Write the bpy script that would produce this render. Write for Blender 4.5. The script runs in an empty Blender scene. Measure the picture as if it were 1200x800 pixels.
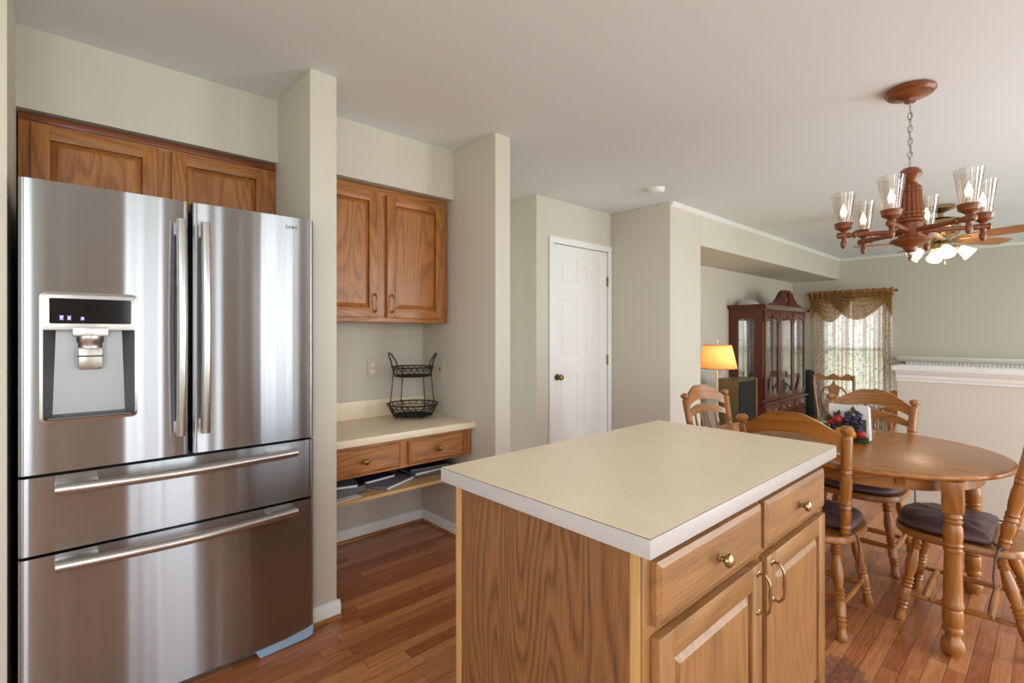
import bpy, bmesh, math, random
from math import sin, cos, pi, radians
from mathutils import Vector, Matrix
random.seed(7)
SC = bpy.context.scene
COL = SC.collection
# ------------------------------------------------------------------ camera, world, light, exposure
YAW = 0.829
cd = bpy.data.cameras.new('camera'); cam = bpy.data.objects.new('camera', cd); COL.objects.link(cam)
cam.location = (0, 0, 1.28); cam.rotation_euler = (pi/2, 0, YAW - pi/2)
cd.sensor_width = 36; cd.lens = 586/1200*36; cd.shift_y = -9/1200; cd.clip_start = 0.02
SC.camera = cam
SC.view_settings.view_transform = 'Standard'; SC.view_settings.look = 'None'
SC.view_settings.gamma = 1; SC.view_settings.use_curve_mapping = False
SC.view_settings.exposure = 0.33
SC.cycles.max_bounces = 10; SC.cycles.diffuse_bounces = 6; SC.cycles.transparent_max_bounces = 16
SC.cycles.sample_clamp_indirect = 6; SC.cycles.use_denoising = True
SC.cycles.caustics_reflective = False; SC.cycles.caustics_refractive = False
w = bpy.data.worlds.new('daylight'); SC.world = w; w.use_nodes = True
w.node_tree.nodes['Background'].inputs[0].default_value = (0.86, 0.93, 1, 1)
w.node_tree.nodes['Background'].inputs[1].default_value = 2.3
def area(name, loc, rot, sx, sy, power, col=(1, 1, 1)):
    l = bpy.data.lights.new(name, 'AREA'); l.shape = 'RECTANGLE'; l.size = sx; l.size_y = sy
    l.energy = power; l.color = col
    o = bpy.data.objects.new(name, l); COL.objects.link(o); o.location = loc; o.rotation_euler = rot
    return o
# daylight at the curtained door and kitchen window, plus added fill lights
DAY = (.885, .955, 1)
for k in range(4):      # curtained patio door: daylight between the pleats
    area('patio_and_fill_daylight', (1.81+.19*k, -2.06, 1.10), (pi/2, 0, 0), .11, 2.05, 3.7, DAY)
area('patio_and_fill_daylight', (3.95, -2.06, 1.10), (pi/2, 0, 0), 1.0, 2.05, 52, DAY)  # added main light, set where the refrigerator does not mirror it
for k in range(2): area('kitchen_window_daylight', (.70+.27*k, -2.06, 1.20), (pi/2, 0, 0), .20, 1.9, 3.9, DAY)
area('kitchen_fill_light', (-1.0, -2.06, 1.45), (pi/2, 0, 0), 1.2, 1.3, 30, DAY)  # added fill light, kept out of the refrigerator's reflection
area('rear_fill_light', (-1.76, 0.1, 1.45), (pi/2, 0, -pi/2), 2.4, 1.5, 6, DAY)  # added weak fill from behind the camera
area('family_fill_light', (6.9, -2.96, 0.95), (pi/2, 0, 0), 2.2, 1.9, 52, DAY)  # added light to brighten the family room

# ------------------------------------------------------------------ materials
def nt(name):
    m = bpy.data.materials.new(name); m.use_nodes = True
    t = m.node_tree; b = t.nodes['Principled BSDF']
    return m, t, b, t.nodes.new, t.links.new
def srgb(r, g, b):
    f = lambda c: ((c/255+.055)/1.055)**2.4 if c/255 > .04045 else c/255/12.92
    return (f(r), f(g), f(b), 1)
def plain(name, col, rough=.5, metal=0, bump=0, bscale=200, spec=.5, var=0):
    m, t, b, N, L = nt(name)
    b.inputs['Base Color'].default_value = col; b.inputs['Roughness'].default_value = rough
    b.inputs['Metallic'].default_value = metal; b.inputs['Specular IOR Level'].default_value = spec
    if var or bump:
        tc = N('ShaderNodeTexCoord'); no = N('ShaderNodeTexNoise'); no.inputs['Scale'].default_value = bscale
        no.inputs['Detail'].default_value = 4
        L(tc.outputs['Object'], no.inputs['Vector'])
        if var:
            mx = N('ShaderNodeMix'); mx.data_type = 'RGBA'
            mx.inputs[6].default_value = tuple(c*(1-var) for c in col[:3])+(1,)
            mx.inputs[7].default_value = tuple(min(1, c*(1+var)) for c in col[:3])+(1,)
            L(no.outputs['Fac'], mx.inputs[0]); L(mx.outputs[2], b.inputs['Base Color'])
        if bump:
            bp = N('ShaderNodeBump'); bp.inputs['Strength'].default_value = bump; bp.inputs['Distance'].default_value = .002
            L(no.outputs['Fac'], bp.inputs['Height']); L(bp.outputs['Normal'], b.inputs['Normal'])
    return m
def wood(name, dark, light, axis='z', rough=.38, rings=16, fig=1.0, fine=1.0, mid=None, sc=1.0, coat=.15):
    """oak-like: contour lines of a stretched noise (cathedral figure) plus fine pores along the axis"""
    m, t, b, N, L = nt(name)
    tc = N('ShaderNodeTexCoord'); oi = N('ShaderNodeObjectInfo')
    ml = N('ShaderNodeMath'); ml.operation = 'MULTIPLY'; ml.inputs[1].default_value = 13.7
    L(oi.outputs['Random'], ml.inputs[0])
    ad = N('ShaderNodeVectorMath'); ad.operation = 'ADD'
    L(tc.outputs['Object'], ad.inputs[0]); L(ml.outputs[0], ad.inputs[1])
    def mp(a, c):
        s = [c, c, c]; s['xyz'.index(axis)] = a
        q = N('ShaderNodeMapping'); q.inputs['Scale'].default_value = s; L(ad.outputs[0], q.inputs['Vector']); return q
    q1 = mp(.9*sc, 5.5*sc)
    n1 = N('ShaderNodeTexNoise'); n1.inputs['Scale'].default_value = 1; n1.inputs['Detail'].default_value = 1.5
    n1.inputs['Roughness'].default_value = .35; n1.inputs['Distortion'].default_value = .25
    L(q1.outputs[0], n1.inputs['Vector'])
    k = N('ShaderNodeMath'); k.operation = 'MULTIPLY'; k.inputs[1].default_value = rings; L(n1.outputs['Fac'], k.inputs[0])
    fr = N('ShaderNodeMath'); fr.operation = 'FRACT'; L(k.outputs[0], fr.inputs[0])
    r1 = N('ShaderNodeValToRGB'); e = r1.color_ramp
    e.elements[0].position = 0; e.elements[0].color = (0, 0, 0, 1)
    e.elements[1].position = 1; e.elements[1].color = (.05, .05, .05, 1)
    x = e.elements.new(.35); x.color = (1, 1, 1, 1); x = e.elements.new(.75); x.color = (.65, .65, .65, 1)
    L(fr.outputs[0], r1.inputs['Fac'])
    q2 = mp(9*sc, 420*sc)
    n2 = N('ShaderNodeTexNoise'); n2.inputs['Scale'].default_value = 1; n2.inputs['Detail'].default_value = 3
    L(q2.outputs[0], n2.inputs['Vector'])
    r2 = N('ShaderNodeValToRGB'); e = r2.color_ramp
    e.elements[0].position = .36; e.elements[0].color = (0, 0, 0, 1); e.elements[1].position = .6; e.elements[1].color = (1, 1, 1, 1)
    L(n2.outputs['Fac'], r2.inputs['Fac'])
    a = N('ShaderNodeMath'); a.operation = 'MULTIPLY'; a.inputs[1].default_value = .55*fig; L(r1.outputs[0], a.inputs[0])
    c = N('ShaderNodeMath'); c.operation = 'MULTIPLY_ADD'; c.inputs[1].default_value = .45*fine; L(r2.outputs[0], c.inputs[0]); L(a.outputs[0], c.inputs[2])
    d = N('ShaderNodeMath'); d.operation = 'ADD'; d.inputs[1].default_value = 1-.55*fig-.45*fine; L(c.outputs[0], d.inputs[0])
    mx = N('ShaderNodeMix'); mx.data_type = 'RGBA'; mx.inputs[6].default_value = dark; mx.inputs[7].default_value = light
    L(d.outputs[0], mx.inputs[0]); L(mx.outputs[2], b.inputs['Base Color'])
    b.inputs['Roughness'].default_value = rough; b.inputs['Coat Weight'].default_value = coat; b.inputs['Coat Roughness'].default_value = .2
    bp = N('ShaderNodeBump'); bp.inputs['Strength'].default_value = .12; bp.inputs['Distance'].default_value = .001
    L(r2.outputs[0], bp.inputs['Height']); L(bp.outputs['Normal'], b.inputs['Normal'])
    return m
M = {}
M['wall'] = plain('wall_paint', srgb(209, 202, 189), .85, bump=.05, bscale=350, spec=.2)
M['ceil'] = plain('ceiling_paint', srgb(230, 233, 238), .9, bump=.04, bscale=250, spec=.1)
M['white'] = plain('white_trim_paint', srgb(236, 237, 235), .45)
M['door'] = plain('white_door_paint', srgb(236, 234, 230), .5)
OD, OL = srgb(126, 70, 28), srgb(186, 122, 60)
for ax in 'xyz':
    M['oak_'+ax] = wood('cabinet_oak_'+ax, OD, OL, ax)
    M['isl_'+ax] = wood('island_oak_'+ax, srgb(96, 62, 32), srgb(168, 120, 70), ax, rings=13, fig=.6, fine=.8)
    M['tab_'+ax] = wood('honey_wood_'+ax, srgb(96, 54, 20), srgb(174, 112, 48), ax, rough=.3, fig=.8, fine=.5, sc=.8, coat=.2)
    M['che_'+ax] = wood('cherry_wood_'+ax, srgb(50, 18, 11), srgb(98, 36, 21), ax, rough=.3, fig=.6, fine=.5, coat=.3)
    M['red_'+ax] = wood('red_brown_wood_'+ax, srgb(82, 36, 11), srgb(134, 68, 26), ax, rough=.3, fig=.6, fine=.5, coat=.3)
M['veneer'] = wood('dark_oak_veneer', srgb(76, 46, 24), srgb(150, 102, 60), 'z', rings=30, fig=1.0, fine=.8, sc=1.0, rough=.5, coat=0)
M['edge_oak'] = wood('pale_oak_edge', srgb(170, 120, 66), srgb(204, 160, 100), 'z', fig=.4)
M['shelf_oak'] = wood('pale_shelf_oak', srgb(178, 130, 80), srgb(214, 172, 120), 'x', fig=.4)
M['brass'] = plain('brass', srgb(168, 146, 106), .25, 1)
M['oldbrass'] = plain('antique_brass', srgb(138, 112, 72), .3, 1)
M['nickel'] = plain('nickel', srgb(170, 164, 154), .3, 1)
M['black'] = plain('black_wire', srgb(22, 20, 20), .45)
M['dark'] = plain('dark_gap', srgb(22, 21, 21), .6)
M['plastic'] = plain('grey_plastic', srgb(96, 97, 98), .5)
M['ivory'] = plain('ivory_plastic', srgb(206, 196, 168), .4)
M['whitepl'] = plain('white_plastic', srgb(236, 234, 228), .5)
M['slot'] = plain('slot_dark', srgb(40, 36, 30), .6)
M['screen'] = plain('black_glass', srgb(10, 10, 12), .08)
M['cushion'] = plain('dark_brown_cushion', srgb(92, 70, 72), .4, bump=.25, bscale=30, var=.12)
M['carpet'] = plain('beige_carpet', srgb(196, 184, 160), .95, bump=.6, bscale=300, var=.1)
M['pale'] = plain('seat_upholstery', srgb(206, 192, 166), .85, bump=.2, bscale=150, var=.12)
M['silver'] = plain('silver', srgb(200, 198, 194), .2, 1); M['mirror'] = plain('mirror', srgb(225, 225, 222), .06, 1)
M['lawn'] = plain('lawn', srgb(186, 196, 160), .95, var=.3, bscale=4)
def steel():
    m = bpy.data.materials.new('brushed_steel'); m.use_nodes = True; t = m.node_tree; t.nodes.clear()
    N, L = t.nodes.new, t.links.new
    o = N('ShaderNodeOutputMaterial'); g = N('ShaderNodeBsdfAnisotropic'); g.distribution = 'GGX'
    g.inputs['Color'].default_value = srgb(172, 173, 176); g.inputs['Roughness'].default_value = .24; g.inputs['Anisotropy'].default_value = .80
    g.inputs['Rotation'].default_value = 0
    tg = N('ShaderNodeTangent'); tg.direction_type = 'RADIAL'; tg.axis = 'Z'; L(tg.outputs[0], g.inputs['Tangent'])
    tc = N('ShaderNodeTexCoord'); mp = N('ShaderNodeMapping'); mp.inputs['Scale'].default_value = (6, 6, 900)
    no = N('ShaderNodeTexNoise'); no.inputs['Scale'].default_value = 1; no.inputs['Detail'].default_value = 2
    L(tc.outputs['Object'], mp.inputs[0]); L(mp.outputs[0], no.inputs['Vector'])
    mr = N('ShaderNodeMapRange'); mr.inputs[3].default_value = .20; mr.inputs[4].default_value = .225
    L(no.outputs['Fac'], mr.inputs[0]); L(mr.outputs[0], g.inputs['Roughness']); L(g.outputs[0], o.inputs[0])
    return m
M['steel'] = steel()
M['satin'] = plain('satin_grey_metal', srgb(158, 158, 158), .42, .9)
M['steel2'] = plain('satin_steel', srgb(200, 197, 193), .28, 1)
def laminate(name, base, var):
    m, t, b, N, L = nt(name)
    tc = N('ShaderNodeTexCoord'); no = N('ShaderNodeTexNoise'); no.inputs['Scale'].default_value = 9; no.inputs['Detail'].default_value = 6
    no.inputs['Roughness'].default_value = .65
    L(tc.outputs['Object'], no.inputs['Vector'])
    r = N('ShaderNodeValToRGB'); r.color_ramp.elements[0].position = .35; r.color_ramp.elements[1].position = .68
    r.color_ramp.elements[0].color = tuple(c*(1-var) for c in base[:3])+(1,); r.color_ramp.elements[1].color = base
    L(no.outputs['Fac'], r.inputs['Fac']); L(r.outputs[0], b.inputs['Base Color']); b.inputs['Roughness'].default_value = .32
    return m
M['lam'] = laminate('cream_laminate', srgb(244, 228, 198), .08)
M['lamedge'] = laminate('daylit_laminate_edge', srgb(192, 186, 182), .06)  # greyer than the top: window light on the edge put into its colour
M['lamline'] = plain('laminate_seam', srgb(96, 74, 50), .5)
def floorwood():
    m, t, b, N, L = nt('strip_wood_floor')
    def math(op, a, bb=None, c=None):
        n = N('ShaderNodeMath'); n.operation = op
        for i, v in enumerate((a, bb, c)):
            if v is None: continue
            if isinstance(v, (int, float)): n.inputs[i].default_value = v
            else: L(v, n.inputs[i])
        return n.outputs[0]
    tc = N('ShaderNodeTexCoord'); sp = N('ShaderNodeSeparateXYZ'); L(tc.outputs['Object'], sp.inputs[0])
    X, Y = sp.outputs[0], sp.outputs[1]
    ry = math('DIVIDE', Y, .0575); row = math('FLOOR', ry); fy = math('FRACT', ry)
    wn = N('ShaderNodeTexWhiteNoise'); wn.noise_dimensions = '1D'; L(row, wn.inputs['W'])
    rx = math('ADD', math('DIVIDE', X, .85), math('MULTIPLY', wn.outputs['Value'], 7.3)); bi = math('FLOOR', rx); fx = math('FRACT', rx)
    cb = N('ShaderNodeCombineXYZ'); L(row, cb.inputs[0]); L(bi, cb.inputs[1])
    w2 = N('ShaderNodeTexWhiteNoise'); w2.noise_dimensions = '2D'; L(cb.outputs[0], w2.inputs['Vector'])
    mp = N('ShaderNodeMapping'); mp.inputs['Scale'].default_value = (3, 34, 1)
    av = N('ShaderNodeVectorMath'); av.operation = 'ADD'; L(tc.outputs['Object'], av.inputs[0]); L(w2.outputs['Color'], av.inputs[1])
    L(av.outputs[0], mp.inputs[0])
    n1 = N('ShaderNodeTexNoise'); n1.inputs['Scale'].default_value = 1; n1.inputs['Detail'].default_value = 5; n1.inputs['Distortion'].default_value = .6
    L(mp.outputs[0], n1.inputs['Vector'])
    f = math('FRACT', math('MULTIPLY', n1.outputs['Fac'], 5))
    g = math('ADD', math('MULTIPLY', f, .28), math('MULTIPLY', w2.outputs['Value'], .55))
    g = math('ADD', g, math('MULTIPLY', n1.outputs['Fac'], .3))
    r = N('ShaderNodeValToRGB'); e = r.color_ramp
    e.elements[0].position = .1; e.elements[0].color = srgb(128, 70, 40); e.elements[1].position = .95; e.elements[1].color = srgb(202, 140, 92)
    x = e.elements.new(.5); x.color = srgb(168, 102, 62)
    L(g, r.inputs['Fac'])
    dy = math('MULTIPLY', math('ABSOLUTE', math('SUBTRACT', fy, .5)), 1)
    sy = math('GREATER_THAN', dy, .482)
    dx = math('ABSOLUTE', math('SUBTRACT', fx, .5)); sx = math('GREATER_THAN', dx, .4985)
    seam = math('MAXIMUM', sy, sx)
    # worn dark patch with a ragged outline where the finish has gone, past the island's end
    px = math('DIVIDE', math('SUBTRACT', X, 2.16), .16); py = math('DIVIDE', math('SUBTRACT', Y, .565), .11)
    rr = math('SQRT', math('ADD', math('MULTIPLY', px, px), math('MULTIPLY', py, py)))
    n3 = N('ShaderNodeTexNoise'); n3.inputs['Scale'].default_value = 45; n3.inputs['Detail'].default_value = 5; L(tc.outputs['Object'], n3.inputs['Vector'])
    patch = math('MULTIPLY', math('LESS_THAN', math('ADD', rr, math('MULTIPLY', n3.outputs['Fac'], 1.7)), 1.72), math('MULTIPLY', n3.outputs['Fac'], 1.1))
    mx = N('ShaderNodeMix'); mx.data_type = 'RGBA'; L(r.outputs[0], mx.inputs[6]); mx.inputs[7].default_value = srgb(62, 30, 14)
    L(math('MULTIPLY', seam, .85), mx.inputs[0])
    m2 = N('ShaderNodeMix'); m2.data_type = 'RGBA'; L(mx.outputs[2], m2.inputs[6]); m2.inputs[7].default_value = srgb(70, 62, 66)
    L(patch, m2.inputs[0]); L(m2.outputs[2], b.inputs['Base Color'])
    b.inputs['Roughness'].default_value = .3; b.inputs['Coat Weight'].default_value = .2; b.inputs['Coat Roughness'].default_value = .25
    bp = N('ShaderNodeBump'); bp.inputs['Strength'].default_value = .25; bp.inputs['Distance'].default_value = .002; bp.invert = True
    L(math('ADD', seam, math('MULTIPLY', n1.outputs['Fac'], .35)), bp.inputs['Height']); L(bp.outputs['Normal'], b.inputs['Normal'])
    return m
M['floor'] = floorwood()
def thin_glass(name, tint=(1, 1, 1, 1), refl=.1, rough=.02):
    m = bpy.data.materials.new(name); m.use_nodes = True; t = m.node_tree; t.nodes.clear()
    N, L = t.nodes.new, t.links.new
    o = N('ShaderNodeOutputMaterial'); tr = N('ShaderNodeBsdfTransparent'); gl = N('ShaderNodeBsdfGlossy'); mx = N('ShaderNodeMixShader')
    tr.inputs[0].default_value = tint; gl.inputs['Roughness'].default_value = rough
    fr = N('ShaderNodeLayerWeight'); fr.inputs[0].default_value = .25; mu = N('ShaderNodeMath'); mu.operation = 'MULTIPLY_ADD'; mu.inputs[1].default_value = refl*3; mu.inputs[2].default_value = refl*.6
    L(fr.outputs['Facing'], mu.inputs[0]); L(mu.outputs[0], mx.inputs[0]); L(tr.outputs[0], mx.inputs[1]); L(gl.outputs[0], mx.inputs[2]); L(mx.outputs[0], o.inputs[0])
    return m
M['glass'] = thin_glass('clear_glass'); M['globe'] = thin_glass('lamp_glass', (.95, .92, .90, 1), .10, .10)
def cloth(name, c1, c2, scale, trans=.4, see=.0, ramp=(.42, .58), c3=None, stripe=None):
    m = bpy.data.materials.new(name); m.use_nodes = True; t = m.node_tree; t.nodes.clear()
    N, L = t.nodes.new, t.links.new
    o = N('ShaderNodeOutputMaterial'); df = N('ShaderNodeBsdfDiffuse'); tl = N('ShaderNodeBsdfTranslucent'); tp = N('ShaderNodeBsdfTransparent')
    tc = N('ShaderNodeTexCoord'); no = N('ShaderNodeTexNoise'); no.inputs['Scale'].default_value = scale; no.inputs['Detail'].default_value = 3
    L(tc.outputs['Object'], no.inputs['Vector'])
    r = N('ShaderNodeValToRGB'); r.color_ramp.elements[0].position = ramp[0]; r.color_ramp.elements[1].position = ramp[1]
    r.color_ramp.elements[0].color = c1; r.color_ramp.elements[1].color = c2
    if c3: x = r.color_ramp.elements.new((ramp[0]+ramp[1])/2); x.color = c3
    L(no.outputs['Fac'], r.inputs['Fac']); out = r.outputs[0]
    if stripe:      # stripes down the cloth, also painting in the shading of its folds
        mp = N('ShaderNodeMapping'); mp.inputs['Scale'].default_value = (0, 26, .2); n2 = N('ShaderNodeTexNoise'); n2.inputs['Scale'].default_value = 1; n2.inputs['Detail'].default_value = 1
        L(tc.outputs['Object'], mp.inputs[0]); L(mp.outputs[0], n2.inputs['Vector'])
        r2 = N('ShaderNodeValToRGB'); r2.color_ramp.elements[0].position = .5; r2.color_ramp.elements[1].position = .6; L(n2.outputs['Fac'], r2.inputs['Fac'])
        mm = N('ShaderNodeMix'); mm.data_type = 'RGBA'; L(r2.outputs[0], mm.inputs[0]); L(out, mm.inputs[6]); mm.inputs[7].default_value = stripe; out = mm.outputs[2]
    L(out, df.inputs[0]); L(out, tl.inputs[0])
    m1 = N('ShaderNodeMixShader'); m1.inputs[0].default_value = trans; L(df.outputs[0], m1.inputs[1]); L(tl.outputs[0], m1.inputs[2])
    m2 = N('ShaderNodeMixShader'); m2.inputs[0].default_value = see; L(m1.outputs[0], m2.inputs[1]); L(tp.outputs[0], m2.inputs[2])
    L(m2.outputs[0], o.inputs[0])
    return m
M['sheer'] = cloth('floral_sheer', srgb(186, 164, 136), srgb(244, 240, 232), 26, .7, .08, (.34, .5), None, srgb(190, 162, 136))
M['floral'] = cloth('floral_drape', srgb(160, 118, 90), srgb(230, 218, 202), 55, .6, .0, (.34, .50), srgb(206, 180, 154))
M['swag'] = cloth('brown_swag', srgb(132, 84, 50), srgb(216, 176, 116), 75, .5, .12, (.36, .6), srgb(176, 126, 76))
M['shade'] = cloth('lamp_shade_cloth', srgb(226, 174, 116), srgb(232, 182, 124), 3, .6)
def emit(name, col, s):
    m, t, b, N, L = nt(name)
    b.inputs['Base Color'].default_value = col; b.inputs['Emission Color'].default_value = col; b.inputs['Emission Strength'].default_value = s
    return m
M['flame'] = emit('candle_bulb', srgb(255, 214, 150), 9)
M['tulip'] = emit('lit_tulip_glass', srgb(255, 232, 190), 1.5)
M['icon'] = emit('blue_led', srgb(150, 150, 255), 1.6)
def fruit(name, c, r=.3): return plain(name, srgb(*c), r, var=.2, bscale=20)
M['grape'] = fruit('purple_grape', (58, 40, 78)); M['red'] = fruit('red_apple', (158, 34, 36)); M['lemon'] = fruit('yellow_fruit', (222, 168, 48))
M['leaf'] = fruit('green_leaf', (58, 76, 44), .6); M['dome'] = plain('pale_dome', srgb(196, 194, 188), .25); M['paper'] = plain('white_paper', srgb(236, 232, 228), .8)
M['book'] = plain('notebook_cover', srgb(120, 118, 132), .5); M['navy'] = plain('dark_blue_cover', srgb(38, 42, 62), .5)
M['blackcov'] = plain('black_cover', srgb(26, 26, 28), .5); M['silvercase'] = plain('silver_case', srgb(150, 152, 158), .35, .6)
M['speaker'] = plain('black_speaker_cloth', srgb(22, 20, 16), .8); M['olive'] = wood('olive_brown_veneer', srgb(70, 60, 36), srgb(96, 84, 54), 'z', fig=.4)
M['teal'] = plain('dark_green_case', srgb(40, 62, 60), .4); M['film'] = plain('blue_protective_film', srgb(150, 180, 204), .25)
M['fan'] = wood('fan_blade_wood', srgb(140, 78, 36), srgb(186, 120, 62), 'x', fig=.5)

# ------------------------------------------------------------------ helpers
class B:
    """collects shapes; obj() links them as one mesh object"""
    def __init__(s): s.v = []; s.f = []; s.mi = 0
    def add(s, vs, fs, mi=None):
        o = len(s.v); s.v += [tuple(v) for v in vs]
        for f in fs: s.f.append(([i+o for i in f], s.mi if mi is None else mi))
        return s
    def box(s, x0, x1, y0, y1, z0, z1, bev=0, mi=None, X=None):
        if bev <= 0:
            vs = [Vector((x, y, z)) for z in (z0, z1) for y in (y0, y1) for x in (x0, x1)]
            fs = [(0, 2, 3, 1), (4, 5, 7, 6), (0, 1, 5, 4), (2, 6, 7, 3), (0, 4, 6, 2), (1, 3, 7, 5)]
        else:
            bm = bmesh.new(); bmesh.ops.create_cube(bm, size=1)
            for v in bm.verts:
                v.co = Vector(((x0+x1)/2+v.co.x*(x1-x0), (y0+y1)/2+v.co.y*(y1-y0), (z0+z1)/2+v.co.z*(z1-z0)))
            bmesh.ops.bevel(bm, geom=bm.edges[:], offset=bev, segments=2, profile=.6, affect='EDGES')
            bm.verts.index_update(); vs = [v.co.copy() for v in bm.verts]; fs = [[v.index for v in f.verts] for f in bm.faces]; bm.free()
        if X is not None: vs = [X @ v for v in vs]
        return s.add(vs, fs, mi)
    def lathe(s, prof, seg=20, X=None, mi=None, cap=True):
        vs = []; fs = []; n = len(prof)
        for r, z in prof:
            for k in range(seg):
                a = 2*pi*k/seg; vs.append(Vector((r*cos(a), r*sin(a), z)))
        for i in range(n-1):
            for k in range(seg):
                k2 = (k+1) % seg; fs.append((i*seg+k, i*seg+k2, (i+1)*seg+k2, (i+1)*seg+k))
        if cap:
            fs.append(list(range(seg))[::-1]); fs.append([(n-1)*seg+k for k in range(seg)])
        if X is not None: vs = [X @ v for v in vs]
        return s.add(vs, fs, mi)
    def turn(s, p0, p1, prof, R, seg=14, mi=None):
        """turned member: prof = (t, radius factor) from p0 to p1"""
        p0, p1 = Vector(p0), Vector(p1); d = p1-p0; L = d.length
        q = Vector((0, 0, 1)).rotation_difference(d).to_matrix().to_4x4(); X = Matrix.Translation(p0) @ q
        return s.lathe([(R*r, t*L) for t, r in prof], seg, X, mi)
    def tube(s, pts, r, seg=8, closed=False, mi=None, flat=1.0):
        pts = [Vector(p) for p in pts]; n = len(pts); vs = []; fs = []; prev = None
        for i, p in enumerate(pts):
            a = pts[(i-1) % n] if (closed or i > 0) else p; c = pts[(i+1) % n] if (closed or i < n-1) else p
            t = (c-a).normalized()
            if prev is None:
                u = t.orthogonal().normalized()
            else:
                u = (prev-t*prev.dot(t)).normalized()
            prev = u; v = t.cross(u); rr = r[i] if isinstance(r, (list, tuple)) else r
            for k in range(seg):
                an = 2*pi*k/seg; vs.append(p+(u*cos(an)+v*sin(an)*flat)*rr)
        for i in range(n if closed else n-1):
            j = (i+1) % n
            for k in range(seg):
                k2 = (k+1) % seg; fs.append((i*seg+k, i*seg+k2, j*seg+k2, j*seg+k))
        if not closed: fs.append(list(range(seg))[::-1]); fs.append([(n-1)*seg+k for k in range(seg)])
        return s.add(vs, fs, mi)
    def prism(s, poly, fn, h0, h1, mi=None):
        """poly of (a,b) extruded from h0 to h1; fn(a,b,h) -> point"""
        n = len(poly); vs = [fn(a, b, h0) for a, b in poly]+[fn(a, b, h1) for a, b in poly]
        fs = [list(range(n))[::-1], [n+i for i in range(n)]]+[(i, (i+1) % n, n+(i+1) % n, n+i) for i in range(n)]
        return s.add(vs, fs, mi)
    def sheet(s, fn, nu, nv, mi=None, wrap=False):
        vs = [fn(i/(nu), j/(nv)) for j in range(nv+1) for i in range(nu+1)]
        W = nu+1; fs = [(j*W+i, j*W+i+1, (j+1)*W+i+1, (j+1)*W+i) for j in range(nv) for i in range(nu)]
        return s.add(vs, fs, mi)
    def slab(s, fn, nu, nv, mi=None):
        """closed solid between fn(u,v,0) and fn(u,v,1)"""
        W = nu+1; n = W*(nv+1)
        vs = [fn(i/nu, j/nv, 0) for j in range(nv+1) for i in range(nu+1)]+[fn(i/nu, j/nv, 1) for j in range(nv+1) for i in range(nu+1)]
        fs = []
        for j in range(nv):
            for i in range(nu):
                a = j*W+i; fs.append((a, a+W, a+W+1, a+1)); fs.append((n+a, n+a+1, n+a+W+1, n+a+W))
        for i in range(nu):
            a = i; fs.append((a, a+1, n+a+1, n+a)); a = nv*W+i; fs.append((a+1, a, n+a, n+a+1))
        for j in range(nv):
            a = j*W; fs.append((a+W, a, n+a, n+a+W)); a = j*W+nu; fs.append((a, a+W, n+a+W, n+a))
        return s.add(vs, fs, mi)
    def ball(s, c, r, seg=12, mi=None, sz=(1, 1, 1)):
        n = max(5, seg//2+1); prof = [(max(1e-4, r*sin(pi*i/n)), -r*cos(pi*i/n)) for i in range(n+1)]
        return s.lathe(prof, seg, Matrix.Translation(Vector(c)) @ Matrix.Diagonal((sz[0], sz[1], sz[2], 1)), mi)
    def obj(s, name, mats, parent=None, org=None, angle=35):
        me = bpy.data.meshes.new(name)
        if org is None: org = ORI.get(parent.name, Vector((0, 0, 0))) if parent else Vector((0, 0, 0))
        org = Vector(org)
        me.from_pydata([Vector(v)-org for v in s.v], [], [f for f, _ in s.f])
        for m in (mats if isinstance(mats, (list, tuple)) else [mats]): me.materials.append(M[m] if isinstance(m, str) else m)
        for p, (_, mi) in zip(me.polygons, s.f): p.material_index = mi; p.use_smooth = True
        bm = bmesh.new(); bm.from_mesh(me); bmesh.ops.recalc_face_normals(bm, faces=bm.faces); bm.to_mesh(me); bm.free()
        me.set_sharp_from_angle(angle=radians(angle)); me.update()
        o = bpy.data.objects.new(name, me); COL.objects.link(o)
        if parent: o.parent = parent; ORI[o.name] = org
        else: o.location = org
        return o
ORI = {}
def tag(o, label, cat, group=None):
    o['label'] = label; o['category'] = cat
    if group: o['group'] = group
    return o
def thing(name, label, cat, loc=(0, 0, 0), group=None):
    o = bpy.data.objects.new(name, None); COL.objects.link(o); o.location = loc; o.empty_display_size = .1
    ORI[o.name] = Vector(loc); return tag(o, label, cat, group)
def local(o): ORI[o.name] = Vector((0, 0, 0)); return o
def struct(b, name, mats, angle=35):
    o = b.obj(name, mats, angle=angle); o['kind'] = 'structure'; return o
def dup(root, label=None):
    r = root.copy(); COL.objects.link(r)
    if label: r['label'] = label
    for ch in list(root.children):
        c = ch.copy(); COL.objects.link(c); c.parent = r
        for g in list(ch.children):
            d = g.copy(); COL.objects.link(d); d.parent = c
    return r
# ------------------------------------------------------------------ the setting
CE = 2.44; LOW = -0.40
b = B(); b.box(-1.8, 4.66, -2.1, 4.0, -.06, 0); struct(b, 'floor', 'floor')
b = B(); b.box(4.60, 4.66, .80, 2.295, LOW, -.0605); b.box(4.66, 4.94, .80, 2.295, LOW, -.20, .004); struct(b, 'step_trim', 'tab_y')
b = B(); b.box(4.54, 9.2, -3.1, 3.1, LOW-.05, LOW); struct(b, 'floor_family_room', 'carpet')
b = B(); b.box(-1.9, 9.2, -3.1, 4.0, CE, CE+.06); struct(b, 'ceiling', 'ceil')
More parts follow.
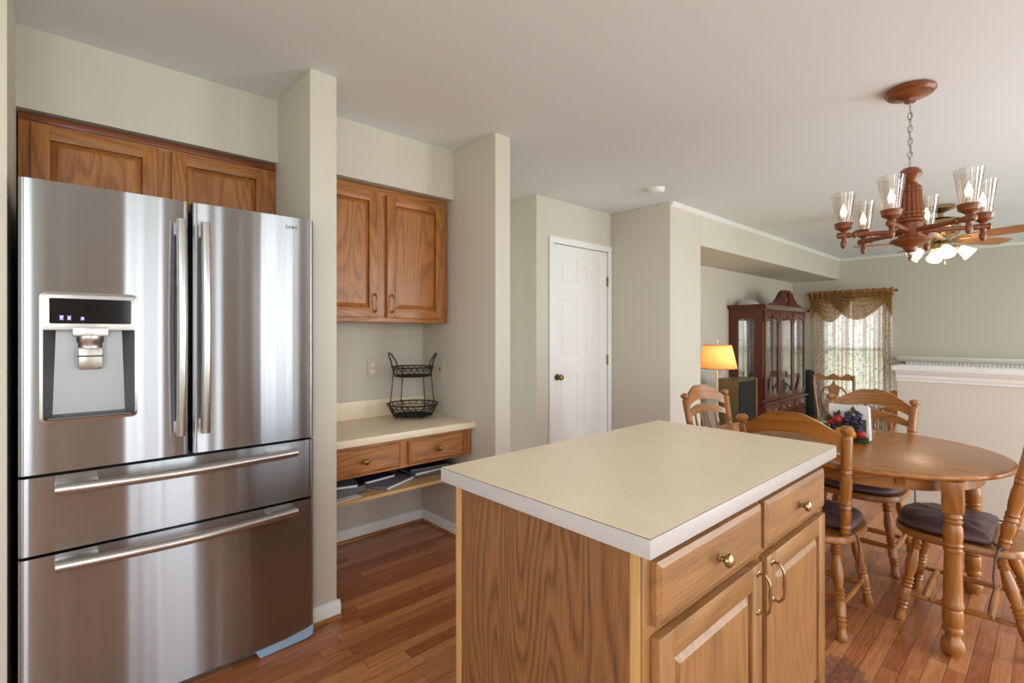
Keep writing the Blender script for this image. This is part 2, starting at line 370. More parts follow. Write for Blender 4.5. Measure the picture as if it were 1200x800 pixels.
# wall that holds refrigerator and desk: stub, two partition ends, soffits, back
b = B()
b.box(-1.8, -.105, 2.16, 2.96, 0, CE)
struct(b, 'wall_left_stub', 'wall')
b = B(); b.box(-.105, 1.993, 2.96, 3.06, 0, CE); struct(b, 'wall_back', 'wall')
b = B(); b.box(.825, .945, 2.205, 2.96, 0, CE, .004); struct(b, 'wall_partition_near', 'wall')
b = B(); b.box(1.877, 1.993, 2.19, 2.96, 0, CE, .004); struct(b, 'wall_partition_far', 'wall')
b = B(); b.box(-.105, .825, 2.63, 2.96, 2.132, CE); struct(b, 'wall_soffit_refrigerator', 'wall')
b = B(); b.box(.945, 1.877, 2.60, 2.96, 2.132, CE); struct(b, 'wall_soffit_desk', 'wall')
b = B(); b.box(2.96, 3.06, 3.03, 4.0, 0, CE); b.box(2.96, 3.145, 2.93, 3.03, 0, CE); b.box(3.145, 3.94, 2.93, 3.03, 2.065, CE); b.box(3.94, 3.985, 2.93, 3.03, 0, CE)
struct(b, 'wall_closet', 'wall')
b = B(); b.box(1.8, 3.06, 3.9, 4.0, 0, CE); struct(b, 'wall_hallway', 'wall')
b = B(); b.box(3.985, 4.536, 2.295, 3.1, 0, CE, .004); struct(b, 'wall_corner', 'wall')
b = B(); b.box(4.536, 9.1, 2.955, 3.1, LOW, CE); struct(b, 'wall_family_left', 'wall')
b = B(); b.box(4.536, 9.0, 2.295, 2.955, 2.12, CE); struct(b, 'wall_family_soffit', 'wall')
# far wall with window opening
wy0, wy1, wz0, wz1 = 1.70, 2.52, .22, 1.84
b = B(); b.box(9.0, 9.12, -3.1, wy0, LOW, CE); b.box(9.0, 9.12, wy1, 3.1, LOW, CE); b.box(9.0, 9.12, wy0, wy1, LOW, wz0); b.box(9.0, 9.12, wy0, wy1, wz1, CE)
struct(b, 'wall_far', 'wall')
# right and rear walls; some of the openings are added for the fill lights
b = B(); b.box(-1.9, -1.62, -2.2, -2.1, 0, CE); b.box(-.38, .55, -2.2, -2.1, 0, CE); b.box(-1.62, -.38, -2.2, -2.1, 0, .8); b.box(-1.62, -.38, -2.2, -2.1, 2.12, CE); b.box(1.15, 1.74, -2.2, -2.1, 0, CE); b.box(2.50, 3.43, -2.2, -2.1, 0, CE); b.box(4.47, 4.54, -2.2, -2.1, 0, CE)
b.box(.55, 1.15, -2.2, -2.1, 2.16, CE); b.box(.55, 1.15, -2.2, -2.1, 0, .42); b.box(1.74, 2.50, -2.2, -2.1, 2.14, CE); b.box(3.43, 4.47, -2.2, -2.1, 2.14, CE)
b.box(4.54, 4.66, -3.1, -2.1, LOW, CE)
struct(b, 'wall_right', 'wall')
b = B(); b.box(4.66, 5.75, -3.2, -3.1, LOW, CE); b.box(8.05, 9.2, -3.2, -3.1, LOW, CE); b.box(5.75, 8.05, -3.2, -3.1, 1.95, CE); b.box(5.75, 8.05, -3.2, -3.1, LOW, 0)
struct(b, 'wall_family_right', 'wall')
b = B(); b.box(-1.9, -1.8, -2.1, -1.15, 0, CE); b.box(-1.9, -1.8, 1.35, 2.96, 0, CE); b.box(-1.9, -1.8, -1.15, 1.35, 2.25, CE); b.box(-1.9, -1.8, -1.15, 1.35, 0, .65)
struct(b, 'wall_rear', 'wall')
b = B(); b.box(-40, 60, -60, 60, -.75, -.7); struct(b, 'ground_outside', 'lawn')
# half wall to the sunken room and its moulded cap
b = B(); b.box(4.54, 4.66, -2.1, .79, LOW, .95); struct(b, 'wall_half', 'wall')
b = B()
b.box(4.47, 4.73, -2.1, .815, 1.015, 1.05, .006)
def cap_mould(y0, y1):
    prof = [(4.54, .94), (4.532, .94), (4.53, .955), (4.522, .962), (4.518, .985), (4.498, 1.0), (4.49, 1.015), (4.54, 1.015)]
    b.prism(prof, lambda x, z, h: Vector((x, h, z)), y0, y1)
cap_mould(-2.1, .795)
b.box(4.535, 4.665, .785, .80, .94, 1.015)
struct(b, 'trim_1', 'white', 20)
# baseboards with a stained shoe moulding
def baseboard(name, p, q, n):
    p, q, n = Vector(p+(0,)), Vector(q+(0,)), Vector(n+(0,))
    b = B(); prof = [(0, 0), (.013, 0), (.013, .055), (.006, .072), (0, .075)]
    b.prism(prof, lambda a, z, h: p.lerp(q, h)+n*a+Vector((0, 0, z+.002)), 0, 1, 0)
    prof = [(.013, 0), (.028, 0), (.026, .008), (.020, .014), (.013, .016)]
    b.prism(prof, lambda a, z, h: p.lerp(q, h)+n*a+Vector((0, 0, z+.001)), 0, 1, 1)
    struct(b, name, ['white', 'oak_x'])
baseboard('baseboard_back', (.945, 2.96), (1.877, 2.96), (0, -1))
baseboard('baseboard_desk_right', (1.877, 2.96), (1.877, 2.19), (-1, 0))
baseboard('baseboard_partition_near', (.83, 2.205), (.958, 2.205), (0, -1))
baseboard('baseboard_partition_side', (.945, 2.195), (.945, 2.96), (1, 0))
baseboard('baseboard_partition_far', (1.865, 2.19), (2.005, 2.19), (0, -1))
baseboard('baseboard_hall', (1.993, 2.18), (1.993, 3.9), (1, 0))
baseboard('baseboard_closet_side', (2.96, 3.9), (2.96, 2.92), (-1, 0))
baseboard('baseboard_corner', (3.985, 2.93), (3.985, 2.285), (-1, 0))
baseboard('baseboard_corner_front', (3.975, 2.295), (4.536, 2.295), (0, -1))
# thin painted cove along the ceiling of the family room wall
b = B(); b.prism([(0, 0), (0, -.035), (-.03, 0)], lambda a, z, h: Vector((h, 2.295+a, CE+z)), 4.0, 9.0); struct(b, 'trim_2', 'white')
b = B(); b.prism([(0, 0), (0, -.035), (-.03, 0)], lambda a, z, h: Vector((9.0+a, h, CE+z)), -3.1, 2.265); struct(b, 'trim_3', 'white')
# closet door: casing and six-panel slab
b = B()
for x0, x1, z1 in ((3.105, 3.157, 2.0618), (3.928, 3.983, 2.0618)):
    b.box(x0, x1, 2.912, 2.9295, .0, z1, .004)
b.box(3.1045, 3.9835, 2.9105, 2.9295, 2.062, 2.117, .004)
struct(b, 'trim_4', 'white')
d = B(); x0, x1, z0, z1 = 3.160, 3.925, .012, 2.058
yf = 2.932
d.box(x0, x1, yf+.006, yf+.035, z0, z1)
st = .105; mid = (x0+x1)/2
for a, c in ((x0, x0+st), (mid-.05, mid+.05), (x1-st, x1)): d.box(a, c, yf, yf+.008, z0, z1, .002)
rails = [(z0, z0+.22), (.92, 1.08), (1.62, 1.73), (z1-.12, z1)]
for a, c in rails: d.box(x0+.01, x1-.01, yf+.0005, yf+.008, a, c, .002)
cells = [(z0+.22, .92), (1.08, 1.62), (1.73, z1-.12)]
for i, (za, zb) in enumerate(cells):
    for xa, xb in ((x0+st, mid-.05), (mid+.05, x1-st)):
        d.box(xa+.022, xb-.022, yf+.0015, yf+.01, za+.022, zb-.022, .006)
        if i == 1:      # arched heads of the tall panels
            n = 12; poly = [(xa, zb), (xb, zb)]+[(xb-(xb-xa)*k/n, zb-.022*(1-sin(pi*k/n))) for k in range(n+1)]
            d.prism(poly, lambda p, q, h: Vector((p, h, q)), yf, yf+.009)
door = struct(d, 'door_1', 'door')
b = B(); kx, kz = 3.215, .905
b.lathe([(.028, 0), (.03, .004), (.012, .008), (.011, .03), (.022, .036), (.027, .048), (.022, .06), (.006, .064)], 18, Matrix.Translation((kx, yf, kz)) @ Matrix.Rotation(pi/2, 4, 'X'))
b.obj('door_knob', 'oldbrass', door, org=(0, 0, 0))
for hz in (1.78, 1.03, .27):
    b = B(); b.box(3.918, 3.934, yf-.012, yf+.0, hz-.045, hz+.045, .002); b.lathe([(.005, -.05), (.005, .05)], 8, Matrix.Translation((3.928, yf-.012, hz)))
    b.obj('hinge', 'oldbrass', door, org=(0, 0, 0))
# far window: frame, sash bars, pane
b = B()
for y0, y1, z0, z1 in ((wy0, wy0+.05, wz0, wz1), (wy1-.05, wy1, wz0, wz1), (wy0, wy1, wz0, wz0+.05), (wy0, wy1, wz1-.05, wz1), (wy0, wy1, 1.02, 1.07)):
    b.box(9.03, 9.09, y0, y1, z0, z1)
win = struct(b, 'window_1', 'white')
b = B(); b.box(9.055, 9.06, wy0+.045, wy1-.045, wz0+.045, wz1-.045); b.obj('pane', 'glass', win)
b = B()
for y0, y1, z0, z1 in ((wy0-.07, wy0, wz0-.07, wz1+.07), (wy1, wy1+.07, wz0-.07, wz1+.07), (wy0, wy1, wz1, wz1+.07), (wy0-.02, wy1+.02, wz0-.05, wz0)):
    b.box(8.985, 8.999, y0, y1, z0, z1, .003)
struct(b, 'trim_5', 'white')

# ------------------------------------------------------------------ refrigerator
RX0, RX1, RY = -.081, .812, 2.12
F_ = thing('refrigerator', 'stainless steel french door refrigerator with water dispenser, in the alcove at left', 'refrigerator', ((RX0+RX1)/2, 2.5, 0))
b = B(); b.box(RX0+.012, RX1-.012, RY+.07, 2.9, .03, 1.735, .004); b.box(RX0+.03, RX1-.03, RY+.05, 2.88, .0, .035); b.obj('case', 'plastic', F_)
def front(xa, xb, z0, z1, bulge=.004, seg=None, ra=True, rb=True, XA=None, XB=None):
    """slightly convex door front: outline in plan, extruded; XA..XB is the whole door when only a piece is made"""
    A, Bx = XA if XA is not None else xa, XB if XB is not None else xb
    seg = seg or 72
    def yy(x):
        s = (x-A)/(Bx-A)*2-1
        e = RY+bulge*s*s+.00016*sin(58*x+1)+.00005*sin(131*x)
        r = .016
        for dd in (x-A, Bx-x):
            if dd < r: e += r-math.sqrt(max(0, r*r-(r-dd)**2))
        return e
    xs = sorted(set([xa+(xb-xa)*k/seg for k in range(seg+1)]+[x for x in [A+.016*(1-cos(pi/2*k/6)) for k in range(7)]+[Bx-.016*(1-cos(pi/2*k/6)) for k in range(7)] if xa <= x <= xb]))
    poly = [(x, yy(x)) for x in xs]+[(xb, RY+.062), (xa, RY+.062)]
    return poly
def add_front(b, xa, xb, z0, z1, **k):
    b.prism(front(xa, xb, z0, z1, **k), lambda x, y, h: Vector((x, y, h)), z0, z1)
XM = .3655; g = .0045
DX0, DX1, DZ0, DZ1 = -.033, .211, 1.000, 1.412      # dispenser opening
LA, LB = RX0, XM-g
b = B(); b_z0, b_z1 = .846, 1.757
add_front(b, LA, DX0+.004, b_z0, b_z1, XA=LA, XB=LB); add_front(b, DX1-.004, LB, b_z0, b_z1, XA=LA, XB=LB)
add_front(b, DX0+.004, DX1-.004, b_z0, DZ0+.004, XA=LA, XB=LB, seg=30); add_front(b, DX0+.004, DX1-.004, DZ1-.004, b_z1, XA=LA, XB=LB, seg=30)
ldoor = b.obj('door', 'steel', F_, angle=40)
b = B(); add_front(b, XM+g, RX1, b_z0, b_z1); rdoor = b.obj('door', 'steel', F_, angle=40)
b = B(); add_front(b, RX0, RX1, .598, .836); dr1 = b.obj('drawer', 'steel', F_, angle=40)
b = B(); add_front(b, RX0, RX1, .036, .588); dr2 = b.obj('drawer', 'steel', F_, angle=40)
def vhandle(x, par):
    b = B(); n = 26
    pts = [Vector((x, RY-.048-.022*sin(pi*k/n), .925+.755*k/n)) for k in range(n+1)]
    b.tube(pts, .0155, 14)
    for z in (.95, 1.655): b.box(x-.009, x+.009, RY-.05, RY+.004, z-.02, z+.02, .003)
    b.obj('handle', 'steel2', par)
vhandle(XM-.036, ldoor); vhandle(XM+.038, rdoor)
def hhandle(z, par):
    b = B(); n = 30; xa, xb = .005, .725
    pts = [Vector((xa+(xb-xa)*k/n, RY-.040-.030*sin(pi*k/n), z)) for k in range(n+1)]
    b.tube(pts, .0165, 14)
    for x in (xa+.05, xb-.05): b.box(x-.052, x+.052, RY-.047, RY+.012, z+.003, z+.014, .003)
    h = b.obj('handle', 'steel2', par)
hhandle(.800, dr1); hhandle(.562, dr2)
# dispenser set into the left door
def rrect(x0, x1, z0, z1, r, n=5):
    out = []
    for cx, cz, a0 in ((x1-r, z1-r, 0), (x0+r, z1-r, pi/2), (x0+r, z0+r, pi), (x1-r, z0+r, 3*pi/2)):
        out += [(cx+r*cos(a0+pi/2*k/n), cz+r*sin(a0+pi/2*k/n)) for k in range(n+1)]
    return out
b = B()
o_, i_ = rrect(DX0, DX1, DZ0, DZ1, .018), rrect(DX0+.008, DX1-.008, DZ0+.009, DZ1-.008, .012)
n = len(o_); yA = RY-.0015
vs = [(x, yA, z) for x, z in o_]+[(x, yA-.003, z) for x, z in i_]+[(x, RY+.03, z) for x, z in o_]
fs = [(k, (k+1) % n, n+(k+1) % n, n+k) for k in range(n)]+[(k, 2*n+k, 2*n+(k+1) % n, (k+1) % n) for k in range(n)]
b.add(vs, fs)
b.box(DX0+.008, DX1-.008, yA-.003, RY+.05, 1.292, DZ1-.008, .001)
dsp = b.obj('dispenser', 'steel2', ldoor)
b = B(); b.prism(rrect(DX0+.022, DX1-.018, 1.312, 1.392, .005), lambda x, z, h: Vector((x, h, z)), yA-.0045, yA); b.obj('display', 'screen', dsp)
def icon(kind, cx):
    b = B(); cz = 1.331; y0, y1 = yA-.0055, yA-.0046
    P_ = lambda poly: b.prism(poly, lambda x, z, h: Vector((cx+x, h, cz+z)), y0, y1)
    P_([(-.004, .002), (.004, .002), (.003, -.004), (-.003, -.004)]); P_([(-.005, -.007), (.005, -.007), (.005, -.0058), (-.005, -.0058)])
    if kind == 0: P_([(-.005, .0065), (-.001, .0065), (0, .003), (-.004, .003)]); P_([(.001, .0065), (.005, .0065), (.004, .003), (.0005, .003)])
    if kind == 1: P_([(-.005, .006), (-.003, .0065), (.002, .003), (0, .003)]); P_([(.002, .0065), (.005, .006), (.003, .003)])
    b.obj('icon', 'icon', dsp)
# recess: back, sides and sloping floor as one open shell
b = B(); xa, xb, za, zb = DX0+.008, DX1-.008, DZ0+.009, 1.292; yb = RY+.056
A = [(xa, RY-.002, za), (xb, RY-.002, za), (xb, RY-.002, zb), (xa, RY-.002, zb)]
C = [(xa+.022, yb, za+.012), (xb-.022, yb, za+.012), (xb-.03, yb, zb), (xa+.03, yb, zb)]
b.add(A+C, [(4, 5, 6, 7)], 0); b.add(A+C, [(0, 4, 7, 3), (1, 2, 6, 5)], 1); b.add(A+C, [(0, 1, 5, 4), (3, 7, 6, 2)], 0)
b.obj('recess', ['satin', 'plastic'], ldoor)
b = B(); cx = .088
b.box(cx-.044, cx+.044, RY-.012, RY+.04, 1.272, 1.302, .004)
b.lathe([(.032, 1.235), (.032, 1.25), (.036, 1.256), (.036, 1.273)], 24, Matrix.Translation((cx, RY+.016, 0)))
b.obj('spout', 'steel2', ldoor)
b = B(); b.box(cx-.031, cx+.031, RY-.004, RY+.018, 1.165, 1.238, .008, mi=0); b.box(cx-.033, cx+.033, RY-.006, RY+.018, 1.205, 1.211, .002, mi=1); b.obj('lever', ['nickel', 'plastic'], ldoor)
b = B(); b.box(DX0+.018, DX1-.018, RY-.004, RY+.03, 1.010, 1.016, .001); b.obj('drip_tray', 'plastic', ldoor)
for k, cx in enumerate((.018, .036, .068)): icon(k, cx)
# maker's lettering, top right corner
fc = bpy.data.curves.new('lettering', 'FONT'); fc.body = 'SAMSUNG'; fc.size = .0185; fc.extrude = .0006; fc.space_character = 1.15; fc.offset = .0004
to = bpy.data.objects.new('lettering', fc); COL.objects.link(to)
me = bpy.data.meshes.new_from_object(to); bpy.data.objects.remove(to)
lo = bpy.data.objects.new('lettering', me); me.materials.clear(); me.materials.append(M['plastic']); COL.objects.link(lo)
lo.parent = rdoor; lo.rotation_euler = (pi/2, 0, radians(2.0)); lo.location = Vector((.694, RY+.0008, 1.710))-ORI[rdoor.name]
b = B(); b.prism([(.58, .036), (RX1-.006, .036), (RX1-.006, .06), (RX1-.03, .052), (.70, .040)], lambda x, z, h: Vector((x, h, z-.001)), RY-.0015, RY+.002)
b.prism([(.60, .002), (RX1-.03, .008), (RX1-.006, .018), (RX1-.006, .037), (.58, .037)], lambda x, z, h: Vector((x, h, z)), RY+.002, RY+.006)
b.obj('protective_film', 'film', F_)

# ------------------------------------------------------------------ oak cabinets
def panel_door(par, x0, x1, z0, z1, yf, fam, stile=.055, pull=None, name='door'):
    """frame-and-raised-panel door, front face at yf (faces -y)"""
    t = .019; b = B()
    b.box(x0, x0+stile, yf, yf+t, z0, z1, .003, 0); b.box(x1-stile, x1, yf, yf+t, z0, z1, .003, 0)
    b.box(x0+stile-.001, x1-stile+.001, yf, yf+t, z0, z0+stile, .003, 1); b.box(x0+stile-.001, x1-stile+.001, yf, yf+t, z1-stile, z1, .003, 1)
    o = b.obj(name, [fam+'_z', fam+'_x'], par)
    b = B(); xa, xb, za, zb = x0+stile-.004, x1-stile+.004, z0+stile-.004, z1-stile+.004; m = .027
    A = [(xa, yf+.016, za), (xb, yf+.016, za), (xb, yf+.016, zb), (xa, yf+.016, zb)]
    C = [(xa+m, yf+.002, za+m), (xb-m, yf+.002, za+m), (xb-m, yf+.002, zb-m), (xa+m, yf+.002, zb-m)]
    D = [(xa, yf+.0185, za), (xb, yf+.0185, za), (xb, yf+.0185, zb), (xa, yf+.0185, zb)]
    b.add(A+C+D, [(4, 5, 6, 7)]+[(k, (k+1) % 4, 4+(k+1) % 4, 4+k) for k in range(4)]+[(8+k, 8+(k+1) % 4, (k+1) % 4, k) for k in range(4)]+[(8, 9, 10, 11)])
    b.obj('raised_panel', fam+'_z', o, angle=10)
    if pull:
        px, pz, mat = pull; b = B(); h = .048
        pts = [Vector((px, yf-.0, pz-h)), Vector((px, yf-.018, pz-h-.002)), Vector((px, yf-.028, pz-h+.012))]+[Vector((px, yf-.030, pz-h+.012+(2*h-.024)*k/6)) for k in range(1, 6)]+[Vector((px, yf-.028, pz+h-.012)), Vector((px, yf-.018, pz+h+.002)), Vector((px, yf, pz+h))]
        b.tube(pts, [.0035, .0035, .004, .0034, .0042, .005, .0042, .0034, .004, .0035, .0035], 8)
        for z in (pz-h, pz+h): b.lathe([(.009, 0), (.008, .003), (.004, .005)], 12, Matrix.Translation((px, yf, z)) @ Matrix.Rotation(pi/2, 4, 'X'))
        b.obj('handle', mat, o)
    return o
def knob(par, x, z, yf, mat, r=.0155):
    b = B(); b.lathe([(r*.62, 0), (r*.62, .003), (r*.4, .006), (r*.36, .012), (r*.8, .016), (r, .021), (r*.92, .027), (r*.5, .031), (r*.1, .032)], 18, Matrix.Translation((x, yf, z)) @ Matrix.Rotation(pi/2, 4, 'X'))
    b.obj('knob', mat, par)
def slab_drawer(par, x0, x1, z0, z1, yf, fam, kx, mat):
    b = B(); m = .012
    A = [(x0, yf+.006, z0), (x1, yf+.006, z0), (x1, yf+.006, z1), (x0, yf+.006, z1)]; C = [(x0+m, yf, z0+m), (x1-m, yf, z0+m), (x1-m, yf, z1-m), (x0+m, yf, z1-m)]
    D = [(x, yf+.019, z) for x, _, z in A]
    b.add(A+C+D, [(4, 5, 6, 7)]+[(k, (k+1) % 4, 4+(k+1) % 4, 4+k) for k in range(4)]+[(8+k, 8+(k+1) % 4, (k+1) % 4, k) for k in range(4)]+[(8, 9, 10, 11)])
    o = b.obj('drawer', fam+'_x', par, angle=12); knob(o, kx, (z0+z1)/2, yf, mat); return o
def wall_cabinet(label, x0, x1, z0, z1, yf, doors, fam, pulls):
    t = thing('wall_cabinet', label, 'cabinet', ((x0+x1)/2, yf+.15, z0))
    b = B(); b.box(x0, x1, yf+.02, 2.955, z0, z1, .001)
    b.box(x0, x0+.038, yf, yf+.02, z0, z1, .001, 0); b.box(x1-.038, x1, yf, yf+.02, z0, z1, .001, 0)
    b.box(x0+.038, x1-.038, yf+.0003, yf+.02, z1-.042, z1, .001, 1); b.box(x0+.038, x1-.038, yf+.0003, yf+.02, z0, z0+.036, .001, 1)
    mm = (doors[0][1]+doors[1][0])/2; b.box(mm-.03, mm+.03, yf+.0002, yf+.02, z0+.036, z1-.042, 0, 0)
    b.obj('body', [fam+'_z', fam+'_x'], t)
    for (a, c), p in zip(doors, pulls): panel_door(t, a, c, z0+.026, z1-.036, yf-.0195, fam, pull=p)
    return t
t = wall_cabinet('reddish oak wall cabinet above the refrigerator', -.100, .822, 1.72, 2.125, 2.665, [(-.065, .335), (.385, .785)], 'oak', [None, None])
b = B(); b.box(-.100, .822, 2.655, 2.664, 2.098, 2.125, .002); b.obj('top_moulding', 'red_x', t)
wall_cabinet('two-door oak wall cabinet above the built-in desk', .950, 1.858, 1.348, 2.125, 2.65, [(.978, 1.372), (1.428, 1.822)], 'oak', [(1.345, 1.455, 'oldbrass'), (1.455, 1.455, 'oldbrass')])
b = None

# ------------------------------------------------------------------ built-in desk
t = thing('desk_drawer_unit', 'oak two-drawer unit hung under the desk counter', 'drawers', (1.40, 2.65, .55))
b = B(); x0, x1, z0, z1, yf = .947, 1.862, .552, .714, 2.405
b.box(x0, x1, yf+.02, 2.955, z0, z1); b.box(x0, x0+.04, yf, yf+.02, z0, z1, .001, 0); b.box(x1-.05, x1, yf, yf+.02, z0, z1, .001, 0)
b.box(x0+.04, x1-.05, yf+.0003, yf+.02, z1-.03, z1, 0, 1); b.box(x0+.04, x1-.05, yf+.0003, yf+.02, z0, z0+.025, 0, 1); b.box(1.372, 1.432, yf+.0002, yf+.02, z0+.02, z1-.02, 0, 0)
b.obj('body', ['oak_z', 'oak_x'], t)
slab_drawer(t, .965, 1.375, z0+.014, z1-.022, yf-.019, 'oak', 1.17, 'oldbrass'); slab_drawer(t, 1.43, 1.80, z0+.014, z1-.022, yf-.019, 'oak', 1.615, 'oldbrass')
t = thing('desk_counter', 'cream laminate desk counter with short backsplash in the alcove', 'countertop', (1.41, 2.65, .715))
b = B(); b.box(.946, 1.876, 2.372, 2.938, .7145, .752, .004); b.obj('top', 'lam', t)
b = B(); b.box(.946, 1.876, 2.939, 2.959, .7145, .862, .003); b.obj('backsplash', 'lam', t)
b = B(); b.box(.946, 1.876, 2.395, 2.959, .424, .442, .002); tag(b.obj('desk_shelf', 'shelf_oak', org=(1.41, 2.65, .424)), 'pale wooden open shelf under the desk drawers', 'shelf')
SZ = .4425
def flat_book(name, label, cat, cx, cy, z, lx, ly, h, rz, cover, grp='papers and notebooks on the desk shelf', tilt=0):
    t = thing(name, label, cat, (cx, cy, z), grp); local(t); t.rotation_euler = (0, tilt, radians(rz))
    b = B(); b.box(-lx/2, lx/2, -ly/2, ly/2, 0, .0025, .001); b.box(-lx/2, lx/2, -ly/2, ly/2, h-.0025, h, .001); b.box(-lx/2, -lx/2+.003, -ly/2, ly/2, .001, h-.001, .001); b.obj('cover', cover, t)
    b = B(); b.box(-lx/2+.003, lx/2-.005, -ly/2+.005, ly/2-.005, .0026, h-.0026); b.obj('pages', 'plastic' if cover == 'blackcov' else 'paper', t)
    return t
flat_book('binder', 'black binder at the left end of the desk shelf', 'binder', 1.10, 2.62, SZ, .23, .30, .040, 6, 'blackcov')
flat_book('notebook', 'silvery notebook leaning over the black binder at the left end', 'notebook', 1.105, 2.60, SZ+.0405, .19, .26, .016, -14, 'silvercase')
b = B(); b.box(-.09, .09, -.05, .05, 0, .002, .0008); o = tag(b.obj('loose_papers', 'paper', org=(0, 0, 0)), 'loose white papers at the front left of the desk shelf', 'papers', 'papers and notebooks on the desk shelf'); o.location = (1.075, 2.455, SZ); o.rotation_euler.z = .12
flat_book('notebook', 'grey lilac notebook lying on the middle of the desk shelf', 'notebook', 1.385, 2.56, SZ, .26, .21, .018, 24, 'book')
flat_book('planner', 'dark blue planner with pale edge lying on the lilac notebook', 'planner', 1.33, 2.62, SZ+.0185, .21, .15, .017, 8, 'navy')
flat_book('folder', 'black folder at the back right of the desk shelf, lowest in its pile', 'folder', 1.69, 2.62, SZ, .30, .23, .018, -4, 'blackcov')
flat_book('notebook', 'grey notebook in the middle of the right-hand pile', 'notebook', 1.665, 2.61, SZ+.0185, .27, .21, .014, 3, 'silvercase')
flat_book('folder', 'black folder on top of the right-hand pile under the desk', 'folder', 1.66, 2.615, SZ+.033, .26, .21, .02, -7, 'blackcov')
# outlet and switch plates
def plate(name, label, cat, loc, rz):
    t = thing(name, label, cat, loc); local(t); t.rotation_euler.z = rz
    b = B(); b.box(-.035, .035, -.006, 0, -.057, .057, .003); b.obj('plate', 'ivory', t)
    if name == 'wall_outlet':
        for z in (-.02, .02):
            b = B(); b.prism([(.016*cos(2*pi*k/16), max(-.012, min(.012, .016*sin(2*pi*k/16)))) for k in range(16)], lambda a, c, h: Vector((a, h, c+z)), -.0085, -.006, 0)
            for sx in (-.006, .006): b.box(sx-.0012, sx+.0012, -.0090, -.0084, z-.003, z+.006, 0, 1)
            b.obj('socket', ['whitepl', 'slot'], t)
    else:
        b = B(); b.box(-.011, .011, -.008, -.006, -.022, .022, .001, 0); b.box(-.004, .004, -.016, -.007, .0, .012, .001, 1); b.obj('toggle', ['ivory', 'slot'], t)
plate('wall_outlet', 'ivory wall outlet behind the desk, left of the wire basket', 'outlet', (1.50, 2.9595, 1.062), 0)
plate('light_switch', 'ivory wall plate on the side wall, right of the wire basket', 'switch', (1.8765, 2.735, 1.045), -pi/2)
# two-tier wire basket
BC = Vector((1.685, 2.775, .752))
t = thing('wire_basket', 'black two-tier wire basket with loop handles on the desk', 'basket', BC)
def ring(b, r, z, th, n=36): b.tube([BC+Vector((r*cos(2*pi*k/n), r*sin(2*pi*k/n), z)) for k in range(n)], th, 6, True)
def wire_bowl(name, r0, z0, r1, z1, n):
    b = B(); ring(b, r1, z1, .0042); ring(b, r0, z0, .0035); ring(b, r0+(r1-r0)*.72, z0+(z1-z0)*.72, .002)
    for k in range(n):
        for s in (-1, 1):
            pts = []
            for j in range(7):
                u = j/6; a = 2*pi*(k/n+s*.9*u/n*1.4); r = r0+(r1-r0)*u; pts.append(BC+Vector((r*cos(a), r*sin(a), z0+(z1-z0)*u)))
            b.tube(pts, .0017, 5)
    m = int(r0/.016)
    for i in range(-m, m+1):
        h = i*.016; l = math.sqrt(max(0, r0*r0-h*h))
        if l > .01:
            b.tube([BC+Vector((h, -l, z0)), BC+Vector((h, l, z0))], .0016, 5); b.tube([BC+Vector((-l, h, z0+.002)), BC+Vector((l, h, z0+.002))], .0016, 5)
    b.obj(name, 'black', t)
wire_bowl('lower_basket', .122, .014, .158, .085, 22); wire_bowl('upper_basket', .112, .262, .132, .318, 20)
b = B()
for k in range(4):
    a = radians(-47.5+45+90*k); e = Vector((cos(a), sin(a), 0))
    b.tube([BC+e*.118+Vector((0, 0, .008)), BC+e*.156+Vector((0, 0, .085)), BC+e*.142+Vector((0, 0, .20)), BC+e*.132+Vector((0, 0, .318))], .0032, 6)
    b.ball(BC+e*.118+Vector((0, 0, .007)), .0068, 8)
b.obj('frame', 'black', t)
for s in (0, 1):
    a0 = YAW-pi/2+pi*s; b = B(); pts = []
    for k in range(15):
        u = k/14; a = a0+radians(-32+64*u); hgt = .088*sin(pi*u)**.7; r = .132+.018*sin(pi*u)
        pts.append(BC+Vector((r*cos(a), r*sin(a), .318+hgt)))
    b.tube(pts, .0042, 7); b.obj('handle', 'black', t)

# ------------------------------------------------------------------ island
IX0, IX1, IY0, IY1 = .812, 1.858, .527, 1.108
t = thing('island_cabinet', 'oak kitchen island cabinet with two drawers and two doors', 'cabinet', ((IX0+IX1)/2, (IY0+IY1)/2, 0))
b = B(); b.box(IX0+.006, IX1, IY0+.02, IY1, .10, .876, 0, 0); b.box(IX0+.006, IX1, IY0+.075, IY1, .0, .101, 0, 0)
b.box(IX0+.004, IX0+.045, IY0, IY0+.02, .10, .876, .001, 0); b.box(IX1-.035, IX1, IY0, IY0+.02, .10, .876, .001, 0)
b.box(IX0+.045, IX1-.035, IY0+.0003, IY0+.02, .848, .876, 0, 1); b.box(IX0+.045, IX1-.035, IY0+.0003, IY0+.02, .692, .735, 0, 1); b.box(IX0+.045, IX1-.035, IY0+.0003, IY0+.02, .10, .135, 0, 1)
b.box(1.315, 1.375, IY0+.0002, IY0+.02, .135, .848, 0, 0)
b.obj('body', ['isl_z', 'isl_x'], t)
b = B(); b.box(IX0, IX0+.0058, IY0+.026, IY1-.020, .0, .8755, 0); o = b.obj('end_panel', 'veneer', t); o['label'] = 'dark oak veneer end panel'
b = B(); b.box(IX0-.003, IX0+.006, IY1-.020, IY1+.002, .0, .8755, .002); b.obj('corner_strip', 'edge_oak', t)
b = B(); b.box(IX0, IX0+.006, IY0+.005, IY0+.026, .0, .8755, .001); b.obj('corner_strip', 'edge_oak', t)
IYF = IY0-.0195
slab_drawer(t, .842, 1.332, .722, .846, IYF, 'isl', 1.088, 'brass'); slab_drawer(t, 1.358, 1.838, .722, .846, IYF, 'isl', 1.60, 'brass')
